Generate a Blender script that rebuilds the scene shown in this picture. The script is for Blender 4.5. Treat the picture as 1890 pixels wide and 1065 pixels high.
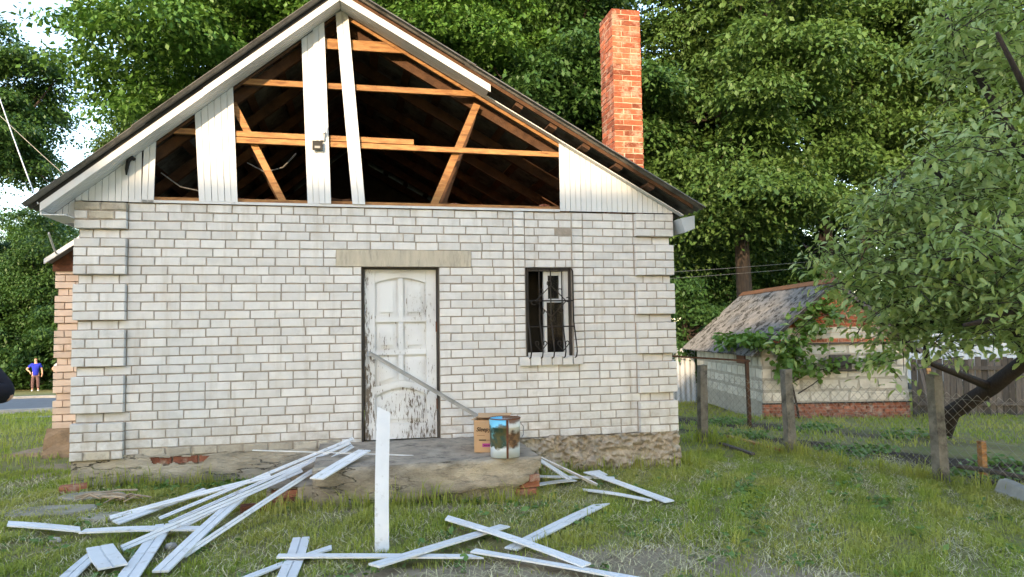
import bpy, math, random
import numpy as np
from mathutils import Vector, Matrix, noise
PI = math.pi
for o in list(bpy.data.objects): bpy.data.objects.remove(o)
SC = bpy.context.scene
COL = SC.collection
rnd = random.Random(7)
# ------------------------------------------------------------------ camera
F_PX, PITCH, ROLL, YAW = 1309.24, 0.0583047, -0.0154508, 0.2212873
CAM = np.array([3.14856, -8.24521, 1.62688])
def axes():
    cy, sy, cp, sp = math.cos(YAW), math.sin(YAW), math.cos(PITCH), math.sin(PITCH)
    F = np.array([sy*cp, cy*cp, sp]); R = np.array([cy, -sy, 0.]); U = np.cross(R, F)
    c, s = math.cos(ROLL), math.sin(ROLL)
    return c*R+s*U, -s*R+c*U, F
AR, AU, AF = axes()
cd = bpy.data.cameras.new('camera'); cam = bpy.data.objects.new('camera', cd); COL.objects.link(cam)
cd.sensor_width = 36; cd.lens = F_PX/1890*36; cd.clip_end = 2000; cd.clip_start = .05
cam.matrix_world = Matrix(((AR[0], AU[0], -AF[0], CAM[0]), (AR[1], AU[1], -AF[1], CAM[1]), (AR[2], AU[2], -AF[2], CAM[2]), (0, 0, 0, 1)))
SC.camera = cam
# ------------------------------------------------------------------ light
SUN_AZ, SUN_EL = math.radians(27), math.radians(15)      # azimuth from the wall normal towards the left
SDIR = Vector((-math.sin(SUN_AZ)*math.cos(SUN_EL), -math.cos(SUN_AZ)*math.cos(SUN_EL), math.sin(SUN_EL)))
W = bpy.data.worlds.new('World'); SC.world = W; W.use_nodes = True
wn = W.node_tree.nodes; wl = W.node_tree.links
sky = wn.new('ShaderNodeTexSky'); sky.sky_type = 'NISHITA'; sky.sun_disc = False
sky.sun_elevation = SUN_EL; sky.sun_rotation = math.atan2(SDIR.x, SDIR.y)
sky.air_density = 1.0; sky.dust_density = .75; sky.ozone_density = .35
wl.new(sky.outputs[0], wn['Background'].inputs[0]); wn['Background'].inputs[1].default_value = 0.15
sl = bpy.data.lights.new('sun', 'SUN'); sl.energy = 1.7; sl.angle = math.radians(.55); sl.color = (1, .74, .46)
so = bpy.data.objects.new('sun', sl); COL.objects.link(so); so.rotation_euler = (-SDIR).to_track_quat('-Z', 'Y').to_euler()
SC.view_settings.view_transform = 'Standard'; SC.view_settings.look = 'None'
SC.view_settings.exposure = 2.4; SC.view_settings.gamma = 1.0
# ------------------------------------------------------------------ pixel -> place
def ray(u, v): return AF + AR*(u-945)/F_PX + AU*(532.5-v)/F_PX
def atY(u, v, Y):
    d = ray(u, v); return Vector(CAM + d*(Y-CAM[1])/d[1])
def G(u, v, z=0.):
    d = ray(u, v); return Vector(CAM + d*(z-CAM[2])/d[2])
def P(u, v, depth): return Vector(CAM + ray(u, v)*depth)
TX = [-60, -3, .3, 3, 7, 10.5, 15, 80]; TZ = [.05, .06, .06, 0., -.10, -.26, -.34, -.34]
def T(x, y):
    return (np.interp(x, TX, TZ) - .04*np.clip(np.asarray(y)-2, 0, 55) + .012*np.sin(1.7*x+.6*y)*np.cos(1.3*y-.5*x) + .008*np.sin(4.1*x+2)*np.sin(3.7*y))
def GT(u, v, dz=0.):
    z = 0.
    for _ in range(12):
        p = G(u, v, z); z = .5*z+.5*(float(T(p.x, p.y))+dz)
    return p
# ------------------------------------------------------------------ materials
MATS = {}
def nm(name):
    m = bpy.data.materials.new(name); m.use_nodes = True; MATS[name] = m
    nt = m.node_tree; return m, nt.nodes, nt.links, nt.nodes['Principled BSDF']
def lin(h):
    h = h.lstrip('#'); c = [int(h[i:i+2], 16)/255 for i in (0, 2, 4)]
    return tuple(x/12.92 if x <= .04045 else ((x+.055)/1.055)**2.4 for x in c)+(1,)
def col(c): return tuple(c)+(1,) if len(c) == 3 else c
def mixn(N, L, a, b, fac, mode='MIX'):
    n = N.new('ShaderNodeMix'); n.data_type = 'RGBA'; n.blend_type = mode; n.clamp_factor = True
    for s, v in ((n.inputs[0], fac), (n.inputs[6], a), (n.inputs[7], b)):
        if isinstance(v, (int, float)): s.default_value = v
        elif isinstance(v, tuple): s.default_value = col(v)
        else: L.new(v, s)
    return n.outputs[2]
def mth(N, L, op, a, b=None):
    n = N.new('ShaderNodeMath'); n.operation = op
    for i, v in enumerate((a, b)):
        if v is None: continue
        if isinstance(v, (int, float)): n.inputs[i].default_value = v
        else: L.new(v, n.inputs[i])
    return n.outputs[0]
def ramp(N, L, v, lo, hi, a=0., b=1.):
    n = N.new('ShaderNodeMapRange'); n.clamp = True
    L.new(v, n.inputs[0]); n.inputs[1].default_value = lo; n.inputs[2].default_value = hi; n.inputs[3].default_value = a; n.inputs[4].default_value = b
    return n.outputs[0]
def coords(N, L, kind='world', scale=(1, 1, 1), rndoff=False):
    if kind == 'world': s = N.new('ShaderNodeNewGeometry').outputs['Position']
    else: s = N.new('ShaderNodeTexCoord').outputs['Object']
    if rndoff:
        oi = N.new('ShaderNodeObjectInfo'); va = N.new('ShaderNodeVectorMath'); va.operation = 'ADD'
        mm = N.new('ShaderNodeVectorMath'); mm.operation = 'SCALE'; mm.inputs[0].default_value = (37, 17, 53); L.new(oi.outputs['Random'], mm.inputs['Scale'])
        L.new(s, va.inputs[0]); L.new(mm.outputs[0], va.inputs[1]); s = va.outputs[0]
    mp = N.new('ShaderNodeMapping'); mp.inputs['Scale'].default_value = scale; L.new(s, mp.inputs[0])
    return mp.outputs[0]
def nz(N, L, vec, scale, detail=4, rough=.6, out=0):
    n = N.new('ShaderNodeTexNoise'); n.inputs['Scale'].default_value = scale; n.inputs['Detail'].default_value = detail; n.inputs['Roughness'].default_value = rough
    L.new(vec, n.inputs['Vector']); return n.outputs[out]
def bump(N, L, b, h, strength, dist=.02):
    n = N.new('ShaderNodeBump'); n.inputs['Strength'].default_value = strength; n.inputs['Distance'].default_value = dist
    L.new(h, n.inputs['Height']); L.new(n.outputs[0], b.inputs['Normal'])
def island(N, L):
    g = N.new('ShaderNodeNewGeometry'); oi = N.new('ShaderNodeObjectInfo')
    return mth(N, L, 'FRACT', mth(N, L, 'ADD', g.outputs['Random Per Island'], oi.outputs['Random']))
def simple(name, c1, c2, scale=6, rough=.8, bs=.3, bscale=60, var=.25, stretch=(1, 1, 1), kind='world', dirt=None, dscale=2., dlo=.5, dhi=.75, metal=0., rndoff=False, crack=False):
    m, N, L, b = nm(name)
    vec = coords(N, L, kind, stretch, rndoff)
    f = ramp(N, L, nz(N, L, vec, scale), .32, .68)
    c = mixn(N, L, c1, c2, f)
    if var:
        r = island(N, L); c = mixn(N, L, c, ramp_col(N, L, r, 1-var, 1+var*.5), 1., 'MULTIPLY')
    if dirt:
        d = ramp(N, L, nz(N, L, vec, dscale, 6, .7), dlo, dhi); c = mixn(N, L, c, dirt, d)
    if name == 'silicate':
        sv = coords(N, L, 'world', (3.2, 1, .35)); sk = ramp(N, L, nz(N, L, sv, 2.2, 5, .6), .54, .74, 0, .55); c = mixn(N, L, c, (.40, .35, .29), sk)
        pz = N.new('ShaderNodeSeparateXYZ'); L.new(N.new('ShaderNodeNewGeometry').outputs['Position'], pz.inputs[0])
        low = mth(N, L, 'MULTIPLY', ramp(N, L, pz.outputs[2], .36, .95, 1., 0.), ramp(N, L, nz(N, L, coords(N, L), 5, 6, .7), .42, .66)); c = mixn(N, L, c, (.33, .29, .23), mth(N, L, 'MULTIPLY', low, .75))
        top = mth(N, L, 'MULTIPLY', ramp(N, L, pz.outputs[2], 2.55, 3.05, 0., 1.), ramp(N, L, nz(N, L, coords(N, L, 'world', (2, 1, .6)), 3, 6, .7), .5, .7)); c = mixn(N, L, c, (.36, .33, .28), mth(N, L, 'MULTIPLY', top, .5))
    hgt = nz(N, L, vec, bscale, 6, .65)
    if crack:
        cv = coords(N, L, kind, (.55, .8, 2.2)); ck = mth(N, L, 'ABSOLUTE', mth(N, L, 'SUBTRACT', nz(N, L, cv, 2.6, 5, .6), .5)); ck = mth(N, L, 'MULTIPLY', ramp(N, L, ck, .0, .014, 1., 0.), ramp(N, L, nz(N, L, cv, 1.7, 2), .42, .58))
        c = mixn(N, L, c, (.06, .05, .04), ck); hgt = mth(N, L, 'SUBTRACT', hgt, mth(N, L, 'MULTIPLY', ck, .8))
    L.new(c, b.inputs['Base Color']); b.inputs['Roughness'].default_value = rough; b.inputs['Metallic'].default_value = metal
    b.inputs['Specular IOR Level'].default_value = .25
    if bs: bump(N, L, b, hgt, bs)
    return m
def ramp_col(N, L, v, a, b):
    x = ramp(N, L, v, 0, 1, a, b); cx = N.new('ShaderNodeCombineXYZ')
    for i in range(3): L.new(x, cx.inputs[i])
    return cx.outputs[0]
simple('silicate', (.66, .645, .63), (.58, .567, .552), 9, .9, .35, 55, .11, dirt=(.27, .26, .24), dscale=1.6, dlo=.60, dhi=.85)
simple('silicate_dirty', (.50, .46, .38), (.36, .32, .26), 7, .95, .5, 40, .2, dirt=(.22, .2, .17), dscale=5, dlo=.5, dhi=.7)
simple('mortar', (.38, .33, .28), (.27, .235, .195), 14, .95, .8, 70, 0)
simple('peach', (.76, .58, .46), (.70, .51, .39), 6, .9, .3, 50, .15, dirt=(.4, .26, .15), dscale=1.5, dlo=.6, dhi=.85)
simple('peach_joint', (.48, .36, .28), (.33, .23, .17), 10, .95, .5, 60, 0)
simple('plaster', (.44, .395, .315), (.28, .25, .20), 3.5, .95, .9, 26, 0, stretch=(.6, 1, 1.8), dirt=(.15, .14, .12), dscale=3, dlo=.50, dhi=.75, crack=True)
simple('rough_render', (.50, .435, .35), (.30, .26, .205), 7, .97, 1., 45, 0, dirt=(.12, .10, .08), dscale=9, dlo=.55, dhi=.75)
simple('brown_plaster', (.36, .25, .16), (.26, .18, .12), 4, .95, .6, 30, 0, dirt=(.14, .1, .07), dscale=3)
simple('step_concrete', (.50, .43, .33), (.29, .25, .195), 3.5, .95, 1., 45, 0, stretch=(.8, .8, 1.7), dirt=(.13, .11, .085), dscale=2.4, dlo=.46, dhi=.70, crack=True)
simple('step_top', (.40, .34, .265), (.25, .21, .165), 4, .95, .8, 30, 0, dirt=(.11, .095, .08), dscale=6, dlo=.5, dhi=.7)
simple('slab', (.38, .345, .27), (.26, .235, .185), 5, .95, .6, 30, .1, dirt=(.16, .145, .1), dscale=6)
simple('lintel', (.52, .465, .37), (.40, .36, .29), 4, .9, .4, 60, 0, stretch=(3, 1, .6), dirt=(.24, .225, .195), dscale=5, dlo=.52, dhi=.75)
simple('red_brick', (.47, .135, .06), (.33, .095, .05), 12, .9, .8, 60, .55, dirt=(.52, .34, .24), dscale=7, dlo=.50, dhi=.70)
simple('old_red_brick', (.34, .13, .075), (.24, .09, .06), 12, .95, .8, 60, .4, dirt=(.42, .34, .27), dscale=7, dlo=.5, dhi=.7)
simple('lime_joint', (.64, .46, .33), (.50, .35, .25), 10, .95, .6, 60, 0)
simple('white_pvc', (.72, .72, .72), (.63, .635, .64), 4, .45, .05, 30, .08, kind='o', rndoff=True, dirt=(.27, .24, .19), dscale=9, dlo=.57, dhi=.76)
simple('white_siding', (.66, .665, .67), (.60, .61, .62), 2, .5, .05, 30, .07, dirt=(.45, .44, .42), dscale=8, dlo=.68, dhi=.85)
simple('white_trim', (.64, .64, .64), (.54, .54, .54), 4, .6, .1, 30, .05, dirt=(.3, .29, .28), dscale=7, dlo=.62, dhi=.8)
simple('raw_wood', (.46, .25, .10), (.30, .14, .055), 5, .85, .5, 40, .3, stretch=(1.2, 4, 7), dirt=(.13, .06, .03), dscale=3, dlo=.50, dhi=.72)
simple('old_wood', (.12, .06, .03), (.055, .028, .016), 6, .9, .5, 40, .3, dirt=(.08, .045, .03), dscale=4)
simple('grey_wood', (.13, .115, .10), (.075, .066, .06), 5, .95, .6, 40, .45, stretch=(6, 6, .7), dirt=(.2, .185, .165), dscale=6, dlo=.6, dhi=.8)
simple('asbestos', (.17, .16, .148), (.11, .103, .096), 6, .95, .5, 60, .15, dirt=(.06, .055, .05), dscale=3, dlo=.5, dhi=.68)
simple('asbestos_shed', (.20, .195, .185), (.12, .117, .11), 5, .95, .5, 50, .1, stretch=(1, 1, 1), dirt=(.035, .033, .028), dscale=4.2, dlo=.50, dhi=.60)
simple('tar', (.03, .027, .025), (.05, .045, .04), 6, .9, .3, 60, 0)  # tar of the damp course; paints shade on rear gable and left verge
simple('rust_ridge', (.28, .12, .05), (.18, .085, .045), 8, .85, .4, 50, 0)
simple('foam_block', (.62, .58, .50), (.48, .445, .375), 5, .95, .8, 40, .15, dirt=(.3, .28, .235), dscale=4, dlo=.55, dhi=.75)
simple('grey_mortar', (.42, .385, .32), (.30, .275, .23), 6, .97, .9, 35, 0)
simple('post_concrete', (.26, .24, .205), (.15, .14, .12), 8, .97, .9, 50, .1, dirt=(.07, .065, .055), dscale=6, dlo=.5, dhi=.7)
simple('wire', (.30, .29, .27), (.20, .19, .175), 20, .6, 0, 1, 0, metal=.6)
simple('black_iron', (.022, .02, .019), (.035, .026, .02), 15, .55, .1, 50, 0, metal=.3)
simple('black', (.012, .012, .013), (.018, .018, .018), 5, .5, 0, 1, 0)
simple('grey_metal', (.45, .48, .52), (.38, .41, .45), 3, .5, 0, 1, .05)
simple('profile_grey', (.33, .33, .32), (.22, .22, .21), 6, .5, .1, 50, 0)
simple('cardboard', (.50, .32, .175), (.45, .285, .155), 6, .85, .1, 50, 0)
simple('pink_print', (.42, .06, .26), (.36, .05, .22), 8, .8, 0, 1, 0)
simple('ink', (.02, .018, .016), (.03, .025, .02), 8, .8, 0, 1, 0)
simple('brown_ink', (.2, .11, .06), (.22, .12, .07), 8, .8, 0, 1, 0)
simple('rust', (.16, .06, .03), (.09, .04, .025), 20, .8, .3, 60, 0)
simple('bark', (.045, .035, .03), (.025, .02, .018), 10, .95, .8, 30, 0, stretch=(3, 3, 1))
simple('trunk_brown', (.06, .045, .035), (.03, .024, .02), 6, .95, .8, 20, 0, stretch=(3, 3, .6))
simple('twig', (.42, .34, .25), (.30, .23, .16), 10, .9, .3, 40, .3)
simple('asphalt', (.16, .165, .18), (.12, .125, .135), 5, .9, .3, 80, 0)
simple('kerb', (.38, .36, .33), (.28, .27, .25), 5, .9, .3, 40, .1)
simple('skin', (.55, .32, .23), (.5, .28, .2), 10, .6, 0, 1, 0)
simple('blue_cloth', (.02, .035, .42), (.015, .025, .33), 10, .85, .1, 80, 0)
simple('trousers', (.06, .035, .04), (.17, .10, .09), 40, .9, .1, 80, 0)
simple('hair', (.12, .05, .025), (.08, .03, .015), 20, .7, .2, 80, 0)
simple('dark_cloth', (.008, .008, .014), (.014, .014, .02), 10, .9, .1, 80, 0)
simple('stone', (.45, .41, .36), (.35, .32, .28), 10, .9, .3, 50, .2)
simple('soil', (.075, .056, .042), (.045, .034, .026), 6, .97, .9, 30, 0)
simple('straw', (.66, .58, .34), (.50, .45, .24), 3, .9, 0, 1, .5)
simple('neighbour_wall', (.42, .36, .28), (.36, .31, .25), 3, .9, .2, 20, 0)
simple('neighbour_roof', (.16, .09, .07), (.13, .075, .06), 6, .9, .3, 20, 0)
def leafmat(name, c1, c2, c3, tr=.35, rough=.5):
    m, N, L, b = nm(name)
    r = N.new('ShaderNodeNewGeometry').outputs['Random Per Island']
    c = mixn(N, L, c1, c2, r)
    big = ramp(N, L, nz(N, L, coords(N, L), .55, 3), .42, .62)
    c = mixn(N, L, c, c3, mth(N, L, 'MULTIPLY', big, .7))
    L.new(c, b.inputs['Base Color']); b.inputs['Roughness'].default_value = rough; b.inputs['Specular IOR Level'].default_value = .3
    t = N.new('ShaderNodeBsdfTranslucent'); L.new(mixn(N, L, c, (1., 1., .5), 1., 'MULTIPLY'), t.inputs[0])
    mx = N.new('ShaderNodeMixShader'); mx.inputs[0].default_value = tr
    L.new(b.outputs[0], mx.inputs[1]); L.new(t.outputs[0], mx.inputs[2]); L.new(mx.outputs[0], N['Material Output'].inputs[0])
leafmat('leaf_warm', (.045, .115, .017), (.10, .19, .032), (.075, .15, .022), .25)
leafmat('leaf_dark', (.027, .072, .017), (.06, .12, .027), (.045, .10, .022), .25)
leafmat('leaf_olive', (.042, .095, .02), (.10, .165, .04), (.07, .125, .026), .25)
leafmat('leaf_apple', (.21, .30, .10), (.38, .46, .22), (.29, .38, .13), .42, .42)
leafmat('leaf_vine', (.09, .18, .035), (.17, .28, .065), (.13, .22, .045), .4)
leafmat('leaf_plant', (.09, .18, .045), (.18, .28, .08), (.12, .21, .05), .3)
leafmat('grass', (.19, .265, .035), (.37, .43, .08), (.46, .43, .13), .42, .6)
# ---- pvc with dirt handled above; peeling paint, terrain, glass, tin print are their own
def peeling():
    m, N, L, b = nm('peeling_paint')
    vec = coords(N, L, 'world', (5, 1, .9)); vec2 = coords(N, L, 'world', (1, 1, 1))
    wood = mixn(N, L, (.20, .165, .13), (.09, .07, .055), ramp(N, L, nz(N, L, coords(N, L, 'world', (14, 1, 1)), 12), .35, .65))
    a = nz(N, L, vec, 9, 8, .72); bb = nz(N, L, vec2, 2.2, 3, .5)
    pos = N.new('ShaderNodeSeparateXYZ'); L.new(N.new('ShaderNodeNewGeometry').outputs['Position'], pos.inputs[0])
    edge = ramp(N, L, pos.outputs[0], 3.27, 3.42, .16, 0.)
    low = ramp(N, L, pos.outputs[2], .4, 1.7, .07, 0.)
    s = mth(N, L, 'ADD', mth(N, L, 'ADD', a, mth(N, L, 'MULTIPLY', bb, .35)), mth(N, L, 'ADD', edge, low))
    f = ramp(N, L, s, .785, .82)
    c = mixn(N, L, mixn(N, L, (.66, .675, .69), (.56, .57, .58), ramp(N, L, bb, .4, .6)), wood, f)
    L.new(c, b.inputs['Base Color']); b.inputs['Roughness'].default_value = .65
    bump(N, L, b, mth(N, L, 'SUBTRACT', 1., f), .6, .004)
peeling()
def terrain_mat():
    m, N, L, b = nm('terrain')
    v = coords(N, L)
    g = mixn(N, L, (.17, .19, .06), (.27, .25, .10), ramp(N, L, nz(N, L, v, 1.3, 6), .35, .65))
    g = mixn(N, L, g, (.20, .16, .09), ramp(N, L, nz(N, L, v, 9, 6), .45, .7))
    s = mixn(N, L, (.37, .30, .21), (.24, .19, .13), ramp(N, L, nz(N, L, v, 5, 8, .7), .35, .65))
    at = N.new('ShaderNodeAttribute'); at.attribute_name = 'bare'
    gd = N.new('ShaderNodeAttribute'); gd.attribute_name = 'garden'
    f = ramp(N, L, mth(N, L, 'ADD', at.outputs['Fac'], mth(N, L, 'MULTIPLY', mth(N, L, 'SUBTRACT', nz(N, L, v, 4, 6, .7), .5), .9)), .35, .6)
    c = mixn(N, L, g, s, f)
    c = mixn(N, L, c, mixn(N, L, (.085, .065, .05), (.05, .038, .03), ramp(N, L, nz(N, L, v, 6, 8, .7), .35, .65)), gd.outputs['Fac'])
    L.new(c, b.inputs['Base Color']); b.inputs['Roughness'].default_value = .97; b.inputs['Specular IOR Level'].default_value = .1
    bump(N, L, b, nz(N, L, v, 25, 8, .75), .9, .03)
terrain_mat()
def glassmat():
    m, N, L, b = nm('glass'); b.inputs['Base Color'].default_value = (.01, .01, .012, 1); b.inputs['Roughness'].default_value = .08; b.inputs['Alpha'].default_value = .3; b.inputs['Specular IOR Level'].default_value = .12
glassmat()
def tin():
    m, N, L, b = nm('tin_print')
    tc = N.new('ShaderNodeTexCoord').outputs['Object']; sp = N.new('ShaderNodeSeparateXYZ'); L.new(tc, sp.inputs[0])
    wob = mth(N, L, 'MULTIPLY', mth(N, L, 'SUBTRACT', nz(N, L, tc, 9, 4), .5), .16)
    z = mth(N, L, 'ADD', sp.outputs[2], wob)
    right = ramp(N, L, sp.outputs[0], .0, .012)
    land = mixn(N, L, (.02, .055, .045), (.10, .085, .03), ramp(N, L, nz(N, L, tc, 16, 5), .4, .65))
    land = mixn(N, L, land, (.14, .33, .36), ramp(N, L, nz(N, L, tc, 11, 4), .55, .68))
    a = mixn(N, L, land, (.16, .50, .72), ramp(N, L, z, .30, .32))
    a = mixn(N, L, (.62, .68, .74), a, ramp(N, L, z, .09, .105))
    brown = mixn(N, L, (.07, .035, .02), (.30, .16, .07), ramp(N, L, nz(N, L, tc, 14, 5), .42, .68))
    bcol = mixn(N, L, brown, (.55, .53, .47), ramp(N, L, z, .24, .27))
    bcol = mixn(N, L, bcol, (.16, .09, .05), ramp(N, L, z, .33, .36))
    bcol = mixn(N, L, (.55, .58, .6), bcol, ramp(N, L, z, .10, .13))
    c = mixn(N, L, a, bcol, right)
    L.new(c, b.inputs['Base Color']); b.inputs['Roughness'].default_value = .35; b.inputs['Metallic'].default_value = .1
tin()
# ------------------------------------------------------------------ mesh helpers
WO = {}
def V(*a): return Vector(a)
def reg(o, origin): WO[o.name] = Vector(origin)
def thing(name, label, cat, loc, group=None):
    o = bpy.data.objects.new(name, None); COL.objects.link(o); o.empty_display_size = .1
    o.location = loc; o['label'] = label; o['category'] = cat
    if group: o['group'] = group
    reg(o, loc); return o
def tag(o, label, cat, group=None):
    o['label'] = label; o['category'] = cat
    if group: o['group'] = group
    return o
def link(name, me, origin, parent=None):
    o = bpy.data.objects.new(name, me); COL.objects.link(o)
    origin = Vector(origin)
    if parent is not None:
        o.parent = parent; o.location = origin - WO[parent.name]
    else: o.location = origin
    reg(o, origin); return o
class MB:
    def __init__(s): s.v = []; s.f = []
    def add(s, vs, fs):
        n = len(s.v); s.v += [tuple(x) for x in vs]; s.f += [tuple(i+n for i in f) for f in fs]
    def hexa(s, p):     # 8 points: bottom ring 0-3, top ring 4-7
        s.add(p, [(3, 2, 1, 0), (4, 5, 6, 7), (0, 1, 5, 4), (1, 2, 6, 5), (2, 3, 7, 6), (3, 0, 4, 7)])
    def box(s, x0, x1, y0, y1, z0, z1):
        s.hexa([(x0, y0, z0), (x1, y0, z0), (x1, y1, z0), (x0, y1, z0), (x0, y0, z1), (x1, y0, z1), (x1, y1, z1), (x0, y1, z1)])
    def bar(s, a, b, w, h, up=(0, 0, 1), w2=None, h2=None):
        a, b = Vector(a), Vector(b); d = (b-a).normalized(); sd = d.cross(Vector(up)).normalized(); u = sd.cross(d)
        w2 = w if w2 is None else w2; h2 = h if h2 is None else h2
        r = []
        for q, ww, hh in ((a, w, h), (b, w2, h2)):
            r += [q-sd*ww/2-u*hh/2, q+sd*ww/2-u*hh/2, q+sd*ww/2+u*hh/2, q-sd*ww/2+u*hh/2]
        s.hexa(r)
    def tube(s, pts, rad, n=6, caps=True):
        pts = [Vector(p) for p in pts]; m = len(pts)
        rad = [rad]*m if isinstance(rad, (int, float)) else rad
        base = len(s.v); ref = None
        for i, p in enumerate(pts):
            d = (pts[min(i+1, m-1)]-pts[max(i-1, 0)]).normalized()
            if ref is None: ref = d.orthogonal().normalized()
            ref = (ref-d*ref.dot(d)).normalized(); q = d.cross(ref)
            for k in range(n):
                t = 2*PI*k/n; s.v.append(tuple(p+(ref*math.cos(t)+q*math.sin(t))*rad[i]))
        for i in range(m-1):
            for k in range(n):
                a = base+i*n+k; b = base+i*n+(k+1) % n; s.f.append((a, b, b+n, a+n))
        if caps:
            s.f.append(tuple(base+k for k in range(n))[::-1]); s.f.append(tuple(base+(m-1)*n+k for k in range(n)))
    def prism(s, poly, y0, y1):      # polygon in x,z extruded along y
        n = len(poly); vs = [(x, y0, z) for x, z in poly]+[(x, y1, z) for x, z in poly]
        s.add(vs, [tuple(range(n)), tuple(range(2*n-1, n-1, -1))]+[(i, n+i, n+(i+1) % n, (i+1) % n) for i in range(n)])
    def mesh(s, name, mat, origin):
        me = bpy.data.meshes.new(name); o = Vector(origin)
        me.from_pydata([(x-o.x, y-o.y, z-o.z) for x, y, z in s.v], [], s.f); me.materials.append(MATS[mat]); me.validate(); return me
    def build(s, name, mat, parent=None, smooth=False):
        a = np.array(s.v); o = Vector(((a[:, 0].min()+a[:, 0].max())/2, (a[:, 1].min()+a[:, 1].max())/2, a[:, 2].min()))
        me = s.mesh(name, mat, o)
        if smooth: me.polygons.foreach_set('use_smooth', [True]*len(me.polygons))
        return link(name, me, o, parent)
def npmesh(name, verts, faces, mat, smooth=False, attrs=None):
    me = bpy.data.meshes.new(name); verts = np.ascontiguousarray(verts, np.float32); faces = np.ascontiguousarray(faces, np.int32); k = faces.shape[1]
    me.vertices.add(len(verts)); me.vertices.foreach_set('co', verts.ravel())
    me.loops.add(faces.size); me.loops.foreach_set('vertex_index', faces.ravel())
    me.polygons.add(len(faces)); me.polygons.foreach_set('loop_start', np.arange(0, faces.size, k, dtype=np.int32))
    if smooth: me.polygons.foreach_set('use_smooth', np.ones(len(faces), bool))
    me.materials.append(MATS[mat]); me.update(calc_edges=True)
    for n, a in (attrs or {}).items():
        at = me.attributes.new(n, 'FLOAT', 'POINT'); at.data.foreach_set('value', np.ascontiguousarray(a, np.float32))
    return me
def kind(o, k): o['kind'] = k; return o
# ------------------------------------------------------------------ the ground
def bare_mask(x, y):
    m = np.exp(-(((x-4.9)/1.15)**2+((y+3.42)/.42)**2))*1.25
    m += np.exp(-(((x-3.5)/.9)**2+((y+3.42)/.26)**2))*1.1
    m += np.exp(-(((x-6.1)/.5)**2+((y+4.0)/.3)**2))*.9
    m += np.exp(-(((x-3.8)/1.5)**2+((y+1.55)/.16)**2))*.7
    m += np.exp(-(((x-1.9)/.5)**2+((y+2.6)/.25)**2))*.5
    m += np.exp(-(((x+.3)/.5)**2+((y-1.2)/1.2)**2))*.6
    return np.clip(m, 0, 1)
def garden_mask(x, y):
    # soil beds beyond the chain-link fence
    fx = 10.15-(y+1.0)*.30
    inside = 1/(1+np.exp(-(x-fx-.25)*9))
    beds = np.clip(np.sin((x*.9+y*.55)*2.1)*2.2+.9, 0, 1)
    far = 1/(1+np.exp((y-7.5)*3)); fr = 1/(1+np.exp((x-12.7+.15*y)*3))
    return inside*np.clip(beds, .15, 1)*far*fr
gx = np.concatenate([np.linspace(-220, -16, 26)[:-1], np.arange(-16, 22, .16), np.linspace(22, 240, 26)])
gy = np.concatenate([np.linspace(-120, -9.2, 16)[:-1], np.arange(-9.2, 14, .16), np.linspace(14, 60, 40)[:-1], np.linspace(60, 420, 20)])
GX, GY = np.meshgrid(gx, gy); nx, ny = len(gx), len(gy)
vz = T(GX, GY); gm = garden_mask(GX, GY)
vz = vz+gm*.03*np.sin(9*GX+5*GY)
idx = np.arange(nx*ny).reshape(ny, nx)
fc = np.stack([idx[:-1, :-1].ravel(), idx[:-1, 1:].ravel(), idx[1:, 1:].ravel(), idx[1:, :-1].ravel()], 1)
me = npmesh('ground', np.stack([GX.ravel(), GY.ravel(), vz.ravel()], 1), fc, 'terrain', True, {'bare': bare_mask(GX, GY).ravel(), 'garden': gm.ravel()})
kind(link('ground', me, (0, 0, 0)), 'structure')
def strip(name, mat, f0, f1, xs, dz, k='structure', thick=0):
    vs = []; fs = []
    for x in xs:
        for y in np.linspace(f0(x), f1(x), 9): vs.append((x, y, float(T(x, y))+dz))
    for i in range(len(xs)-1):
        for j in range(8): a = i*9+j; fs.append((a, a+9, a+10, a+1))
    me = bpy.data.meshes.new(name); me.from_pydata(vs, [], fs); me.materials.append(MATS[mat])
    return kind(link(name, me, (0, 0, 0)), k)
xs = np.linspace(-70, 70, 120)
strip('road', 'asphalt', lambda x: 13.4+.05*x*0, lambda x: 23.2, xs, .02)
mb = MB()
for i in range(len(xs)-1):
    for (ya, yb) in ((13.22, 13.40), (23.2, 23.4)):
        z0 = float(T(xs[i], ya)); z1 = float(T(xs[i+1], ya)); h = .11
        mb.hexa([(xs[i], ya, z0-.1), (xs[i+1], ya, z1-.1), (xs[i+1], yb, z1-.1), (xs[i], yb, z0-.1), (xs[i], ya, z0+h), (xs[i+1], ya, z1+h), (xs[i+1], yb, z1+h), (xs[i], yb, z0+h)])
kind(mb.build('kerb', 'kerb'), 'structure')
strip('footpath', 'kerb', lambda x: 10.9, lambda x: 11.4, np.linspace(-40, -1, 40), .015)
# ------------------------------------------------------------------ brick house
H = .09676; ZT = 3.05; NC = 28
XL, XR = .30, 7.08
APX, APZ, SL, SR = 3.016, 5.34, .83, .553         # soffit line of the gable
def zs(x): return APZ-(APX-x)*SL if x < APX else APZ-(x-APX)*SR
DEPTH = 7.2
house = thing('brick_house', 'white brick house with its gable boarding torn off and a red brick chimney', 'house', (3.7, 3.6, 0))
DX0, DX1, DZ0, DZ1 = 3.245, 4.135, .365, 2.385     # door opening
WX0, WX1, WZ0, WZ1 = 5.172, 5.755, 1.30, 2.385     # window opening
mb = MB()                                          # mortar core with the openings, 10 mm behind the brick faces
t0, t1 = .008, .26
for (a, b, c, d) in ((.335, DX0-.0, .36, ZT), (DX0, DX1, DZ1, ZT), (DX1, WX0, .36, ZT), (WX0, WX1, .36, WZ0), (WX0, WX1, WZ1, ZT), (WX1, 7.045, .36, ZT)):
    mb.box(a, b, t0, t1, c, d)
wall = mb.build('front_wall', 'mortar', house)
k = 1
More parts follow.
